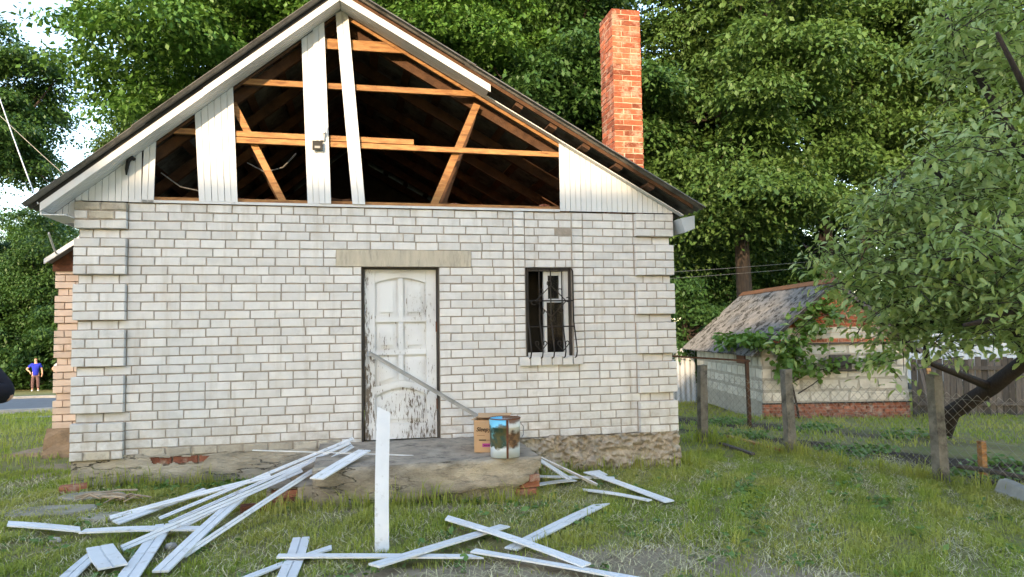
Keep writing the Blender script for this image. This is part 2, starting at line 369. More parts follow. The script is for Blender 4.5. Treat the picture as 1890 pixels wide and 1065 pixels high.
while k <= NC:                                     # mortar of each proud quoin block
    k1 = k
    while k1 < NC and (k1+1 <= 3 or (k1+1-4) % 5 != 0): k1 += 1
    for a, b in ((XL+.008, XL+.497), (6.580, XR-.008)):
        mq = MB(); mq.box(a, b, -.050, .0, ZT-H*k1+.008, ZT-H*(k-1)-.008); mq.build('quoin_core', 'mortar', house)
    k = k1+2
bricks = []                                        # (x0,x1,z0,z1,y)
br = random.Random(3)
def lay(x0, x1, k, start, y, wob=.004):
    """one course between x0 and x1; start = length of the first brick"""
    z1 = ZT-H*(k-1)-.004; z0 = ZT-H*k+.005
    x = x0; L = start
    while x < x1-.03:
        e = min(x+L, x1)
        if x1-e < .05: e = x1
        j = br.uniform(.003, .006)
        dz = br.uniform(-.0022, .0022)
        bricks.append((x+(j if x > x0 else .002), e-(j if e < x1 else .002), z0+dz, z1+dz+br.uniform(-.002, .001), y+br.uniform(-.0035, .0025)))
        x = e; r = br.random()
        L = .26 if r < .90 else (.13 if r < .95 else .195)
def proud(k): return k <= 3 or (k-4) % 5 != 0
for k in range(1, NC+1):
    ztop = ZT-H*(k-1); zb = ztop-H
    half = (k % 2 == 0)
    segs = []
    pl = proud(k)
    q = .058
    if pl:
        lay(XL, XL+.505, k, .13 if half else .255, -q); lay(6.572, XR, k, .13 if half else .255, -q)
        xa, xb = .812, 6.562
    else: xa, xb = XL+.04, XR-.035
    inlint = 5 < k <= 7; indoor = zb < DZ1-.02 and k > 7
    inwin = 7 < k <= 18
    pieces = []
    s0 = (.13 if half else .26) if pl else br.choice([.13, .26])
    # left field up to the door or lintel
    lim = 2.968 if inlint else (DX0 if indoor else None)
    sec = []
    if lim: sec.append((xa, lim)); xa2 = 4.512 if inlint else DX1
    else: xa2 = None
    wl0, wl1, wr0, wr1 = 5.03, 5.163, 5.763, 5.895
    if k <= 18:
        if lim: sec.append((xa2, wl0-.008))
        else: sec.append((xa, wl0-.008))
        sec.append((wl0, wl1, 'p'))
        if not inwin: sec.append((wl1+.006, wr0-.006, 'r'))
        sec.append((wr0, wr1, 'p')); sec.append((wr1+.008, xb))
    elif k == 19:
        sec.append((xa2, 5.075)); sec.append((5.075, 5.865, 's')); sec.append((5.872, xb))
    else: sec.append((xa2, xb))
    for i, sg in enumerate(sec):
        if len(sg) == 2:
            st = s0 if i == 0 else (.13 if half else .26)
            lay(sg[0], sg[1], k, st, 0)
        elif sg[2] == 'p': lay(sg[0], sg[1], k, .2, -.014)
        elif sg[2] == 'r': lay(sg[0], sg[1], k, .17 if half else .12, .006)
        else:
            for c in range(6):
                a = sg[0]+c*.1317; bricks.append((a+.004, a+.1275, zb-.012, ztop-.004, -.055+br.uniform(-.004, .004)))
# shared brick meshes
def brick_mesh(name, L, D, Hh, seed, mat, ch=.006, jit=.002):
    r = random.Random(seed); b = ch; v = []
    def j(): return r.uniform(-jit, jit)
    # front face inset ring, then outer ring at bevel depth, then back ring
    c = [(-1, -1), (1, -1), (1, 1), (-1, 1)]
    for sx, sz in c: v.append((sx*(L/2-b)+j(), 0, sz*(Hh/2-b)+j()))
    for sx, sz in c:
        cc = r.uniform(0, jit*3)
        v.append((sx*(L/2-cc*.4)+j()*.5, b, sz*(Hh/2-cc*.3)+j()*.5))
    for sx, sz in c: v.append((sx*L/2, D, sz*Hh/2))
    f = [(0, 1, 2, 3)]
    for o in (0, 4):
        for i in range(4): f.append((o+i, o+4+i, o+4+(i+1) % 4, o+(i+1) % 4))
    f.append((11, 10, 9, 8))
    me = bpy.data.meshes.new(name); me.from_pydata(v, [], [q[::-1] for q in f]); me.materials.append(MATS[mat]); return me
def recalc(me):
    import bmesh
    bm = bmesh.new(); bm.from_mesh(me); bmesh.ops.recalc_face_normals(bm, faces=bm.faces); bm.to_mesh(me); bm.free()
BV = [brick_mesh('brick', .25, .1, .0876, s, 'silicate', .005, .0025) for s in range(7)]
BVD = [brick_mesh('brick_dirty', .25, .1, .0876, 20+s, 'silicate_dirty', .008, .005) for s in range(3)]
BH = [brick_mesh('brick_half', .12, .1, .0876, 40+s, 'silicate', .005, .0025) for s in range(4)]
for m_ in BV+BVD+BH: recalc(m_)
def shown(b):
    x = (b[0]+b[1])/2; d = (x-CAM[0])*AF[0]+8.2*AF[1]; return (b[1]-b[0])*(b[3]-b[2])/d**2
order = sorted(range(len(bricks)), key=lambda i: -shown(bricks[i]))
single = set(order[:300]); rest = MB()
for i, (x0, x1, z0, z1, y) in enumerate(bricks):
    Lb = x1-x0; rr = random.Random(i)
    dirty = z1 < .47 or (x0 < .8 and z0 > 2.8)
    me = rr.choice(BVD) if dirty else (rr.choice(BH) if Lb < .16 else rr.choice(BV))
    l0 = .12 if Lb < .16 and not dirty else .25
    c = Vector(((x0+x1)/2, y, (z0+z1)/2)); sx, sz = Lb/l0, (z1-z0)/.0876; ry = rr.uniform(-.006, .006)
    if i in single:
        o = link('brick', me, c, wall); o.scale = (sx, 1, sz); o.rotation_euler.y = ry
    else:
        rest.add([(c.x+v.co.x*sx, c.y+v.co.y, c.z+v.co.z*sz) for v in me.vertices], [tuple(p.vertices) for p in me.polygons])
kind(rest.build('bricks', 'silicate', wall), 'stuff')
mb = MB()                                          # quoin return on the flanks + plain side and back walls
for x0, x1 in ((.335, .6), (6.8, 7.045)): mb.box(x0, x1, .262, DEPTH, 0, ZT)
mb.box(.602, 6.798, DEPTH-.25, DEPTH, 0, ZT)
mb.build('side_wall', 'silicate', house)
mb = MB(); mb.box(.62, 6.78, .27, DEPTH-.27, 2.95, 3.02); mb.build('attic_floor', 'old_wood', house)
mb = MB(); mb.prism([(.3, ZT-.2), (7.1, ZT-.2), (7.1, zs(7.1)+.09), (APX, APZ+.09), (.3, zs(.3)+.09)], DEPTH-.2, DEPTH-.1); mb.build('rear_gable', 'tar', house)  # near-black colour paints the attic darkness onto the rear gable
mb = MB(); mb.box(2.968, 4.51, -.012, .2, 2.376, 2.565); mb.build('lintel', 'lintel', house)
# plinth: rendered face with a hole, rough to the right
def fbm(x, y, z, o=4): return noise.fractal(Vector((x, y, z)), .9, 2.1, o)
st = .012; X = np.arange(.31, 7.10, st); Zg = np.arange(-.34, .40, st)
vs = []; fs = []
for x in X:
    rough = 1/(1+math.exp(-(x-4.6)*8)); topz = .385 if x < 1 else (.355+.03*fbm(x*3, 0, 0, 2))
    for z in Zg:
        zz = min(z, topz); n1 = fbm(x*2, 0, z*3)*.012+fbm(x*9, 5, z*14)*.004; rg = 1-min(1, abs(fbm(x*5, 3, z*5))*2.2); n2 = .055*rg*rg+abs(fbm(x*13, 6, z*13))*.06+fbm(x*30, 3, z*30)*.016
        lean = .035*max(0, (.36-zz))*rough
        vs.append((x, -.012-(1-rough)*.012-n1-rough*(n2+lean), zz))
nzg = len(Zg)
hole = [(1.05, .345), (1.10, .30), (1.55, .265), (1.60, .29), (1.63, .345)]
def inhole(x, z): return 1.05+(.345-z)*.6 < x < 1.66-(.345-z)*.9 and .262+.02*math.sin(x*40) < z < .338+.006*math.sin(x*30)
for i in range(len(X)-1):
    for j in range(nzg-1):
        if inhole(X[i]+st/2, Zg[j]+st/2): continue
        if Zg[j] > .39: continue
        a = i*nzg+j; fs.append((a, a+nzg, a+nzg+1, a+1))
mbp = MB(); mbp.v = vs; mbp.f = fs
o = mbp.build('plinth_render', 'plaster', house); o.data.materials.append(MATS['rough_render'])
for p in o.data.polygons:
    p.use_smooth = True
    if o.data.vertices[p.vertices[0]].co.x+o.location.x+3.7 > 4.75: p.material_index = 1
mb = MB(); mb.box(.36, 7.05, .03, .3, -.5, .36); pc = mb.build('plinth', 'mortar', house)
for (a, b) in ((1.03, 1.27), (1.28, 1.53), (1.54, 1.79)):
    mb = MB(); mb.box(a, b-.008, .008, .05, .262, .335); mb.build('brick', 'old_red_brick', pc)
# ---- door
door = MB(); door.box(DX0+.036, DX1-.030, .14, .165, DZ0+.03, DZ1-.036); door = door.build('door', 'peeling_paint', house)
mb = MB(); mb.box(DX0+.002, DX0+.026, .05, .2, DZ0, DZ1-.002); mb.box(DX1-.022, DX1-.002, .05, .2, DZ0, DZ1-.002); mb.box(DX0+.027, DX1-.023, .05, .2, DZ1-.026, DZ1-.002)
mb.build('door_frame', 'grey_wood', house)
dx0, dx1, dz0, dz1 = DX0+.036, DX1-.030, DZ0+.03, DZ1-.036
def dpart(name, poly, y0, y1, bev=0):
    m = MB(); m.prism(poly, y0, y1); return m.build(name, 'peeling_paint', door)
def rect(a, b, c, d): return [(a, c), (b, c), (b, d), (a, d)]
st_w = .115; mx = (dx0+dx1)/2
dpart('stile', rect(dx0, dx0+st_w, dz0, dz1), .100, .139); dpart('stile', rect(dx1-st_w, dx1, dz0, dz1), .100, .139)
ia, ib = dx0+st_w+.002, dx1-st_w-.002
zR = [dz0+.13, dz0+.60, dz0+.99, dz0+1.345]          # rail centres
def arc(a, b, z, rise, n=12): return [(a+(b-a)*t/n, z+rise*math.sin(PI*t/n)) for t in range(n+1)]
dpart('rail', rect(ia, ib, dz0, dz0+.17), .104, .139)
ar = arc(ia, ib, dz0+.50, .09)
dpart('rail', ar+[(ib, dz0+.60), (mx, dz0+.665), (ia, dz0+.60)], .104, .139)
dpart('rail', rect(ia, ib, dz0+.965, dz0+1.02), .104, .139)
dpart('rail', rect(ia, ib, dz0+1.345, dz0+1.40), .104, .139)
at_ = arc(ia, ib, dz1-.155, .065)
dpart('rail', at_+[(ib, dz1), (ia, dz1)], .104, .139)
for (a, b) in ((dz0+.667, dz0+.963), (dz0+1.022, dz0+1.343), (dz0+1.402, dz1-.096)):
    dpart('mullion', rect(mx-.027, mx+.027, a, b), .1035, .139)
def panel(a, b, c, d, rise=0, low=0):
    m = MB(); g = .022
    for (i, y0, y1) in ((0, .128, .139), (.035, .110, .1275)):
        A, B, C_, D = a+g+i, b-g-i, c+g+i, d-g-i
        if rise: pts = [(A, C_), (B, C_)]+[(B+(A-B)*t/8, D+rise*math.sin(PI*t/8)*(1 if rise > 0 else 1)) for t in range(9)]
        elif low: pts = [(A, C_+max(low, 0)), (B, C_+max(-low, 0)), (B, D), (A, D)]
        else: pts = rect(A, B, C_, D)
        m.prism(pts, y0, y1)
    m.build('panel', 'peeling_paint', door)
panel(ia, ib, dz0+.17, dz0+.49, .085)
panel(ia, mx-.027, dz0+.60, dz0+.965, 0, -.05); panel(mx+.027, ib, dz0+.60, dz0+.965, 0, .05)
for a, b in ((ia, mx-.027), (mx+.027, ib)):
    panel(a, b, dz0+1.02, dz0+1.345); panel(a, b, dz0+1.40, dz1-.14, .025)
for z in (.72, 1.62):
    m = MB(); m.tube([(dx1+.004, .10, z), (dx1+.004, .10, z+.12)], .011, 8); m.build('hinge', 'rust', door)
m = MB(); m.box(dx0+.02, dx0+.055, .097, .104, 1.26, 1.40); m.tube([(dx0+.038, .104, 1.36), (dx0+.038, .07, 1.36), (dx0+.11, .065, 1.355)], .008, 8); m.build('handle', 'grey_metal', door)
# ---- window
win = MB()
for (a, b, c, d) in ((WX0+.002, WX0+.03, WZ0, WZ1), (WX1-.03, WX1-.002, WZ0, WZ1), (WX0+.031, WX1-.031, WZ1-.05, WZ1-.002)):
    win.box(a, b, .05, .16, c, d)
win = win.build('window', 'grey_wood', house)
def wpart(n, a, b, c, d, y0, y1, mat='white_trim', par=None):
    m = MB(); m.box(a, b, y0, y1, c, d); return m.build(n, mat, par or win)
wm = WX0+.245
wpart('mullion', wm, wm+.035, WZ0+.05, WZ1-.052, .085, .14)
wpart('frame', WX0+.032, WX1-.032, WZ0+.002, WZ0+.048, .07, .15)
wpart('frame', WX1-.085, WX1-.032, WZ0+.05, WZ1-.052, .075, .15)
wpart('sash', wm+.037, wm+.055, WZ1-.385, WZ1-.054, .09, .13); wpart('sash', WX1-.14, WX1-.088, WZ1-.385, WZ1-.054, .09, .13)
wpart('sash', wm+.057, WX1-.142, WZ1-.10, WZ1-.054, .09, .13); wpart('sash', wm+.037, WX1-.088, WZ1-.43, WZ1-.387, .085, .135)
wpart('pane', wm+.057, WX1-.142, WZ1-.385, WZ1-.102, .105, .109, 'glass'); wpart('pane', wm+.037, WX1-.088, WZ0+.05, WZ1-.432, .105, .109, 'glass')
wpart('window_sill', WX0+.003, WX1-.003, WZ0-.02, WZ0-.001, -.03, .068, 'lintel')
m = MB(); m.box(4.3, 6.77, .7, .75, .4, 2.94); m.build('inner_wall', 'black', house)  # black sheet stands in for the dark room behind the window
gr = MB(); y = -.03                                   # grille with a bowed foot
gr.tube([(WX0+.02, y, WZ1-.03), (WX1-.005, y, WZ1-.03)], .007, 6); gr = gr.build('window_grille', 'black_iron', house)
def gpart(n, pts, r=.0085):
    m = MB(); m.tube(pts, r, 6); m.build(n, 'black_iron', gr)
gw = WX1-WX0-.02
for i in range(5):
    x = WX0+.02+i*gw/4
    gpart('bar', [(x, .04, WZ1-.015), (x, y, WZ1-.06), (x, y, WZ0+.42), (x+.005, y-.03, WZ0+.30), (x+.01, y-.075, WZ0+.12), (x+.01, y-.085, WZ0+.06), (x+.008, y-.06, WZ0), (x, y, WZ0-.02)])
gpart('bar', [(WX0+.02, y-.008, WZ0+.36), (WX1+.005, y-.008, WZ0+.36)]); gpart('bar', [(WX0+.02, y-.008, WZ0+.67), (WX1+.005, y-.008, WZ0+.67)])
def scroll(cx, cz, ang, ln, r, sgn, yy=-.044):
    pts = [(cx, yy, cz)]; ex, ez = cx+ln*math.cos(ang), cz+ln*math.sin(ang)
    for t in range(11):
        a = t/10*1.45*PI; rr = r*(1-.35*t/10)
        ox, oz = -math.sin(ang)*sgn, math.cos(ang)*sgn
        pts.append((ex+rr*(math.sin(a)*math.cos(ang)+(1-math.cos(a))*ox), yy, ez+rr*(math.sin(a)*math.sin(ang)+(1-math.cos(a))*oz)))
    gpart('scroll', pts, .0065)
gcx, gcz = WX0+.30, WZ0+.665
for (px, pz, s) in ((gcx-.2, gcz, 1), (gcx+.2, gcz, 1), (gcx, gcz+.23, 1), (gcx, gcz-.23, 1)): pass
for (a, b, e) in (((-.19, 0), (0, .19), 1), ((0, .19), (.19, 0), 1), ((.19, 0), (0, -.19), 1), ((0, -.19), (-.19, 0), 1)):
    ax, az, bx, bz = gcx+a[0], gcz+a[1], gcx+b[0], gcz+b[1]; an = math.atan2(bz-az, bx-ax); ln = math.hypot(bx-ax, bz-az)
    scroll(ax, az, an, ln, .038, 1); scroll(bx, bz, an+PI, ln*.5, .038, -1)
for bx_ in (.155, .43):
    for s in (-1, 1):
        an = PI/2+s*.7; scroll(WX0+bx_, WZ0+.07, an-s*1.4, .10, .028, s, -.09)
# ---- gable boarding
def prof(w, t=.012): return [(0, 0), (0, t), (.455*w, t), (.475*w, t*.15), (.525*w, t*.15), (.545*w, t), (w, t), (w, 0)]
def siding(xb0, xt0, w, zb, ytop=None, y=-.006, zt=None, gap=.006):
    m = MB(); pr = prof(w-gap); lo = []; hi = []
    for px, py in pr:
        lo.append((xb0+px, y-py, zb)); xx = xt0+px; z = (zs(xx)-.004) if zt is None else zt(px); hi.append((xx, y-py, z))
    n = len(pr); m.add(lo+hi, [tuple(range(n))[::-1], tuple(range(n, 2*n))]+[(i, (i+1) % n, n+(i+1) % n, n+i) for i in range(n)])
    o = m.build('siding_plank', 'white_siding', house); recalc(o.data)
for i in range(6):
    if i == 5: siding(.30+5*.128, .30+5*.128+.015, .125, 3.055, y=-.010)
    else: siding(.30+i*.128, .30+i*.128, .128, 3.055 if i > 3 else 3.06)
for i in range(2): siding(.06+i*.118+.003, .06+i*.118, .118, 2.875, y=.0)
for i in range(3): siding(1.515+i*.134, 1.462+i*.132, .134, 3.085)
siding(2.655, 2.585, .133, 3.085, zt=lambda p: 5.0+p*.83-.03); siding(2.785, 2.708, .133, 3.085, y=-.022, zt=lambda p: 5.10+p*.9)
siding(3.148, 2.962, .148, 3.085, y=-.03)
for i in range(11): siding(5.617+i*.1345, 5.617+i*.1345, .1345, 3.065)
m = MB(); m.box(.815, 5.612, -.022, .0, 3.055, 3.083); m.build('sill_trim', 'white_trim', house)
# ---- roof timber
def along(x0, x1, y, off, w, h, name, mat='old_wood', y2=None):
    m = MB(); s = SL if x1 <= APX else -SR
    z0, z1 = zs(x0)+off, zs(x1)+off; y2 = y+w if y2 is None else y2
    m.hexa([(x0, y, z0-h), (x1, y, z1-h), (x1, y2, z1-h), (x0, y2, z0-h), (x0, y, z0), (x1, y, z1), (x1, y2, z1), (x0, y2, z0)])
    return m.build(name, mat, house)
for i, y in enumerate((.06, 1.15, 2.25, 3.35, 4.45, 5.55, 6.65)):
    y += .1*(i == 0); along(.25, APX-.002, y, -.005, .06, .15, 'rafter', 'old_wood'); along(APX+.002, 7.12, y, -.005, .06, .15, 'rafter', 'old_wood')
along(1.0, APX-.002, .005, -.004, .03, .03, 'edge_batten', 'old_wood'); along(APX+.002, 5.62, .005, -.004, .03, .04, 'edge_batten', 'raw_wood')
def beam(a, b, w, h, name='cross_beam', mat='raw_wood'):
    m = MB(); m.bar(a, b, w, h); m.build(name, mat, house)
beam((2.80, .03, 4.955), (3.80, .03, 4.965), .03, .12, 'collar_board')
beam((1.93, .03, 4.455), (4.66, .03, 4.465), .04, .065)
beam((1.18, .03, 3.86), (3.85, .03, 3.845), .04, .06); beam((1.88, .03, 3.785), (5.66, .03, 3.765), .045, .06)
beam((1.84, .10, 4.22), (2.38, .10, 3.12), .04, .075, 'brace'); beam((4.62, .09, 4.36), (4.085, .09, 3.11), .045, .085, 'brace')
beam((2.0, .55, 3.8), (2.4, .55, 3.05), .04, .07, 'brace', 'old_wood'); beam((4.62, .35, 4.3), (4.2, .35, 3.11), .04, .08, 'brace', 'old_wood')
beam((.9, .10, 3.10), (5.75, .10, 3.10), .1, .06, 'wall_plate')
for i in range(1, 10):                                  # battens under the sheets
    d = i*.47
    for sgn, sl_ in ((-1, SL), (1, SR)):
        L = math.sqrt(1+sl_**2); x = APX+sgn*d/L
        if (sgn < 0 and x < .12) or (sgn > 0 and x > 7.3): continue
        m = MB(); a = Vector((x, -.23, zs(x)+.07)); b = Vector((x, DEPTH+.1, zs(x)+.07))
        m.bar(a, b, .10, .045, up=(sgn*sl_, 0, 1)); m.build('batten', 'old_wood', house)
# ---- corrugated sheets
def sheet_mesh(name, width, length, mat, pitch=.13, amp=.018, th=.006):
    nw = int(width/pitch*8); vs = []; fs = []
    for j in range(2):
        for i in range(nw+1):
            y = width*i/nw; vs.append((j*length, y, amp*math.sin(2*PI*y/pitch)))
    n = nw+1
    vs += [(x, y, z-th) for x, y, z in vs]
    for i in range(nw):
        fs.append((i, i+n, i+n+1, i+1)); fs.append((2*n+i, 2*n+i+1, 3*n+i+1, 3*n+i))
        fs.append((i, i+1, 2*n+i+1, 2*n+i)); fs.append((n+i, 3*n+i, 3*n+i+1, n+i+1))
    fs.append((0, 2*n, 3*n, n)); fs.append((nw, n+nw, 3*n+nw, 2*n+nw))
    me = bpy.data.meshes.new(name); me.from_pydata(vs, [], fs); me.materials.append(MATS[mat]); recalc(me); return me
for sgn, sl_, xe in ((-1, SL, .03), (1, SR, 7.27)):
    L = math.sqrt(1+sl_**2); total = abs(xe-APX)*L; rows = 3; rl = total/rows
    me = sheet_mesh('roof_sheet', 1.06, rl+.12, 'asbestos')
    ang = math.atan(sl_)
    for r in range(rows):
        for c in range(8):
            d0 = r*rl-.0
            x = APX+sgn*d0/L; z = zs(APX)-d0/L*sl_+.155+(rows-r)*.006+.010*(1 if c % 2 else 0)
            y0 = -.36+c*.98+rnd.uniform(-.012, .012)
            o = link('roof_sheet', me, (x, y0 if sgn > 0 else y0, z), house)
            o.rotation_euler = (0, ang, 0) if sgn > 0 else (0, PI-ang, 0)
            if sgn < 0: o.rotation_euler = (0, ang, PI); o.location.y += 1.06
m = MB(); m.prism([(APX-.16, APZ+.10), (APX, APZ+.225), (APX+.16, APZ+.12), (APX+.16, APZ+.135), (APX, APZ+.245), (APX-.16, APZ+.115)], -.37, DEPTH+.3); m.build('ridge_cap', 'asbestos', house)
# ---- soffit and fascia
def soff(x0, x1, ya, yb, off=0): along(x0, x1, ya, .012+off, 0, .012, 'soffit_board', 'white_siding', yb)
for i in range(5):
    soff(.09, 1.35, -.265+i*.052, -.265+i*.052+.044); soff(1.353, APX-.003, -.265+i*.052, -.265+i*.052+.044)
    soff(APX+.003, 4.70, -.265+i*.052, -.265+i*.052+.044)
for i in range(2): soff(4.703, 7.20, -.105+i*.052, -.105+i*.052+.044)
along(.07, 1.62, -.285, .085, 0, .085, 'fascia_board', 'white_trim', -.268); along(1.60, APX-.002, -.289, .088, 0, .085, 'fascia_board', 'white_trim', -.271)
along(APX+.002, 4.72, -.285, .085, 0, .085, 'fascia_board', 'white_trim', -.268)
along(APX+.004, 7.25, -.262, .135, 0, .045, 'verge_board', 'old_wood', -.235)
along(.0, APX-.004, -.275, .145, 0, .055, 'verge_board', 'tar', -.24)  # near-black strip paints the shadowed band with the purlin ends
for i in range(5):                                    # eave box on the left
    m = MB(); m.box(.08, .30, -.26+i*.11, -.26+i*.11+.105, 2.862, 2.872); m.build('soffit_board', 'white_siding', house)
m = MB(); m.box(.065, .08, -.266, 6.8, 2.862, 2.93); m.build('eave_board', 'white_trim', house)
m = MB(); m.add([(7.10, -.22, 2.97), (7.29, -.22, 3.01), (7.30, -.2, 2.85), (7.17, -.2, 2.80), (7.10, .5, 2.97), (7.29, .5, 3.01), (7.30, .5, 2.85), (7.17, .5, 2.80)], [(0, 1, 2, 3), (0, 3, 7, 4), (1, 5, 6, 2), (3, 2, 6, 7), (0, 4, 5, 1), (4, 7, 6, 5)])
m.build('gutter_box', 'grey_metal', house)
# ---- chimney, brick by brick
cx0, cx1, cy0, cy1 = 6.545, 6.945, .5, .98
ctop = 5.91
ch = MB(); ch.box(cx0+.006, cx1-.006, cy0+.006, cy1-.006, 2.9, ctop-.01); ch = ch.build('chimney', 'lime_joint', house)
hc = .0755; ncc = int((ctop-3.05)/hc)
CB = {}
def cbrick(a, b, c, d, z0, z1):
    k = (round(b-a, 3), round(d-c, 3), rnd.randrange(3))
    if k not in CB:
        m = MB(); r = random.Random(len(CB)); jj = lambda: r.uniform(-.003, .003); L2, D2 = (b-a)/2, (d-c)/2
        m.hexa([(sx*L2+jj(), sy*D2+jj(), sz+jj()) for sz in (0, z1-z0) for sx, sy in ((-1, -1), (1, -1), (1, 1), (-1, 1))])
        CB[k] = m.mesh('chimney_brick', 'red_brick', (0, 0, 0))
    o = link('chimney_brick', CB[k], ((a+b)/2+rnd.uniform(-.003, .003), (c+d)/2+rnd.uniform(-.003, .003), z0), ch)
for r in range(ncc):
    z1 = ctop-r*hc-rnd.uniform(0, .002); z0 = z1-hc+.013; e = .025 if r in (29, 30) else 0
    A, B, C_, D = cx0-e, cx1+e, cy0-e, cy1+e; g = .0075; w = .115
    if r % 2:
        s = A+.255; cbrick(A, s-g, C_, C_+w, z0, z1); cbrick(s+g, B, C_, C_+w, z0, z1)
        cbrick(A, A+w, C_+w+g*2, C_+.30, z0, z1); cbrick(A, A+w, C_+.312, D, z0, z1); cbrick(B-w, B, C_+w+g*2, D-w-g*2, z0, z1)
    else:
        s = A+.13; cbrick(A, s-g, C_, C_+.25, z0, z1); cbrick(s+g, B, C_, C_+w, z0, z1)
        cbrick(A, A+w, C_+.262, D, z0, z1); cbrick(B-w, B, C_+w+g*2, D-w-g*2, z0, z1)
# ---- rubble along the attic edge, cables and lamp
for i in range(26):
    x = rnd.choice([rnd.uniform(1.08, 1.5), rnd.uniform(1.95, 2.6), rnd.uniform(2.95, 3.15), rnd.uniform(3.35, 5.6), rnd.uniform(3.35, 5.6)])
    L = rnd.uniform(.08, .32); m = MB(); y = rnd.uniform(.2, .55); a = rnd.uniform(-.15, .15)
    m.bar((x-L/2, y, 3.15+rnd.uniform(0, .03)-a*.1), (x+L/2, y+rnd.uniform(-.1, .1), 3.15+a*.1+rnd.uniform(0, .03)), .08, rnd.uniform(.025, .06))
    tag(m.build('rubble_board', 'old_wood' if i % 3 else 'old_red_brick'), 'broken brown board piece lying on the attic edge' if i % 3 else 'broken red brick piece lying on the attic edge', 'debris', 'board scraps on the attic floor edge' if i % 3 else 'brick scraps on the attic floor edge')
m = MB(); m.box(.65, 5.7, .17, .7, 3.021, 3.135); m.build('joist_edge', 'old_wood', house)
lamp = thing('flood_lamp', 'small black flood lamp fixed on the middle boarding strip', 'lamp', (2.77, -.05, 3.72))
m = MB(); m.box(2.71, 2.82, -.10, -.055, 3.685, 3.785); m.build('housing', 'black', lamp)
m = MB(); m.box(2.735, 2.795, -.104, -.101, 3.70, 3.725); m.build('lens', 'profile_grey', lamp)
m = MB(); m.box(2.75, 2.78, -.054, -.037, 3.72, 3.80); m.build('bracket', 'black', lamp)
m = MB(); m.tube([(2.83, -.036, 3.86), (2.84, -.10, 3.88), (2.845, -.10, 3.98)], .010, 6); m.tube([(2.82, -.036, 3.84), (2.82, -.08, 3.85), (2.815, -.09, 4.02)], .010, 6); m.tube([(2.815, -.05, 3.8), (2.83, -.06, 3.9)], .028, 8)
tag(m.build('cable_bracket', 'white_trim'), 'white cable bracket with two insulators above the black flood lamp', 'bracket')
m = MB(); m.tube([(.86, -.02, 3.52), (.85, -.06, 3.53), (.82, -.075, 3.49), (.80, -.06, 3.40), (.795, -.045, 3.34)], [.02, .024, .022, .017, .008], 8)
tag(m.build('cable_spout', 'black'), 'black bent cable pipe sticking out of the left gable boarding', 'pipe')
m = MB(); m.tube([(1.05, .3, 3.45), (1.25, .32, 3.30), (1.5, .33, 3.25), (1.8, .35, 3.28)], .008, 5); m.tube([(1.95, .4, 3.62), (2.15, .42, 3.52), (2.35, .4, 3.58), (2.5, .4, 3.75)], .008, 5)
tag(m.build('attic_cable', 'wire'), 'loose grey cable sagging inside the dark attic on the left', 'cable')
# ------------------------------------------------------------------ annex on the left
AY = 2.3; ax0 = -.72
annex = thing('brick_annex', 'peach painted brick annex at the left corner behind the house', 'annex', (-.2, 3.5, 0))
m = MB(); m.box(ax0+.03, .33, AY+.012, 5., .3, 2.62); aw = m.build('wall', 'peach_joint', annex)
PB = [brick_mesh('brick', .25, .1, .087, 60+s, 'peach', .004, .002) for s in range(3)]
for q in PB: recalc(q)
for k in range(24):
    z = .42+k*.0925; pr_ = (k % 5) != 4; x = ax0 if pr_ else ax0+.035; L = .125 if k % 2 else .25
    while x < .25:
        e = min(x+L, .3); o = link('brick', PB[(k+int(e*50)) % 3], ((x+e)/2, AY-(.03 if pr_ and x < -.3 else 0), z+.045), aw); o.scale = ((e-x-.008)/.25, 1, .95); x = e; L = .25
vs = []; fs = []; m = MB()
for i in range(9):
    for j in range(9):
        z = -.15+.58*j/8; x = ax0-.06+(1.05)*i/8; vs.append((x-.06*(1-j/8)+.02*fbm(x*3, 2, z*3), AY-.03-.05*(1-j/8)+.02*fbm(x*5, 7, z*5), z))
for i in range(8):
    for j in range(8): a = i*9+j; fs.append((a, a+9, a+10, a+1))
m.v = vs; m.f = fs; n0 = len(m.v); m.box(ax0-.05, .3, AY+.02, 5, -.3, .42); m.build('plinth', 'brown_plaster', annex)
m = MB(); m.hexa([(-.75, AY-.25, 2.60), (.3, AY-.25, 3.38), (.3, 5.2, 3.38), (-.75, 5.2, 2.60), (-.75, AY-.25, 2.63), (.3, AY-.25, 3.41), (.3, 5.2, 3.41), (-.75, 5.2, 2.63)]); m.build('roof', 'asbestos', annex)
m = MB(); m.hexa([(-.76, AY-.28, 2.575), (.3, AY-.28, 3.36), (.3, AY-.253, 3.36), (-.76, AY-.253, 2.575), (-.76, AY-.28, 2.64), (.3, AY-.28, 3.425), (.3, AY-.253, 3.425), (-.76, AY-.253, 2.64)]); m.build('fascia_board', 'white_trim', annex)
m = MB(); m.prism([(ax0-.02, 2.5), (.3, 2.5), (.3, 3.3), (ax0-.02, 2.68)], AY-.05, AY+.0); m.build('frieze', 'rust', annex)
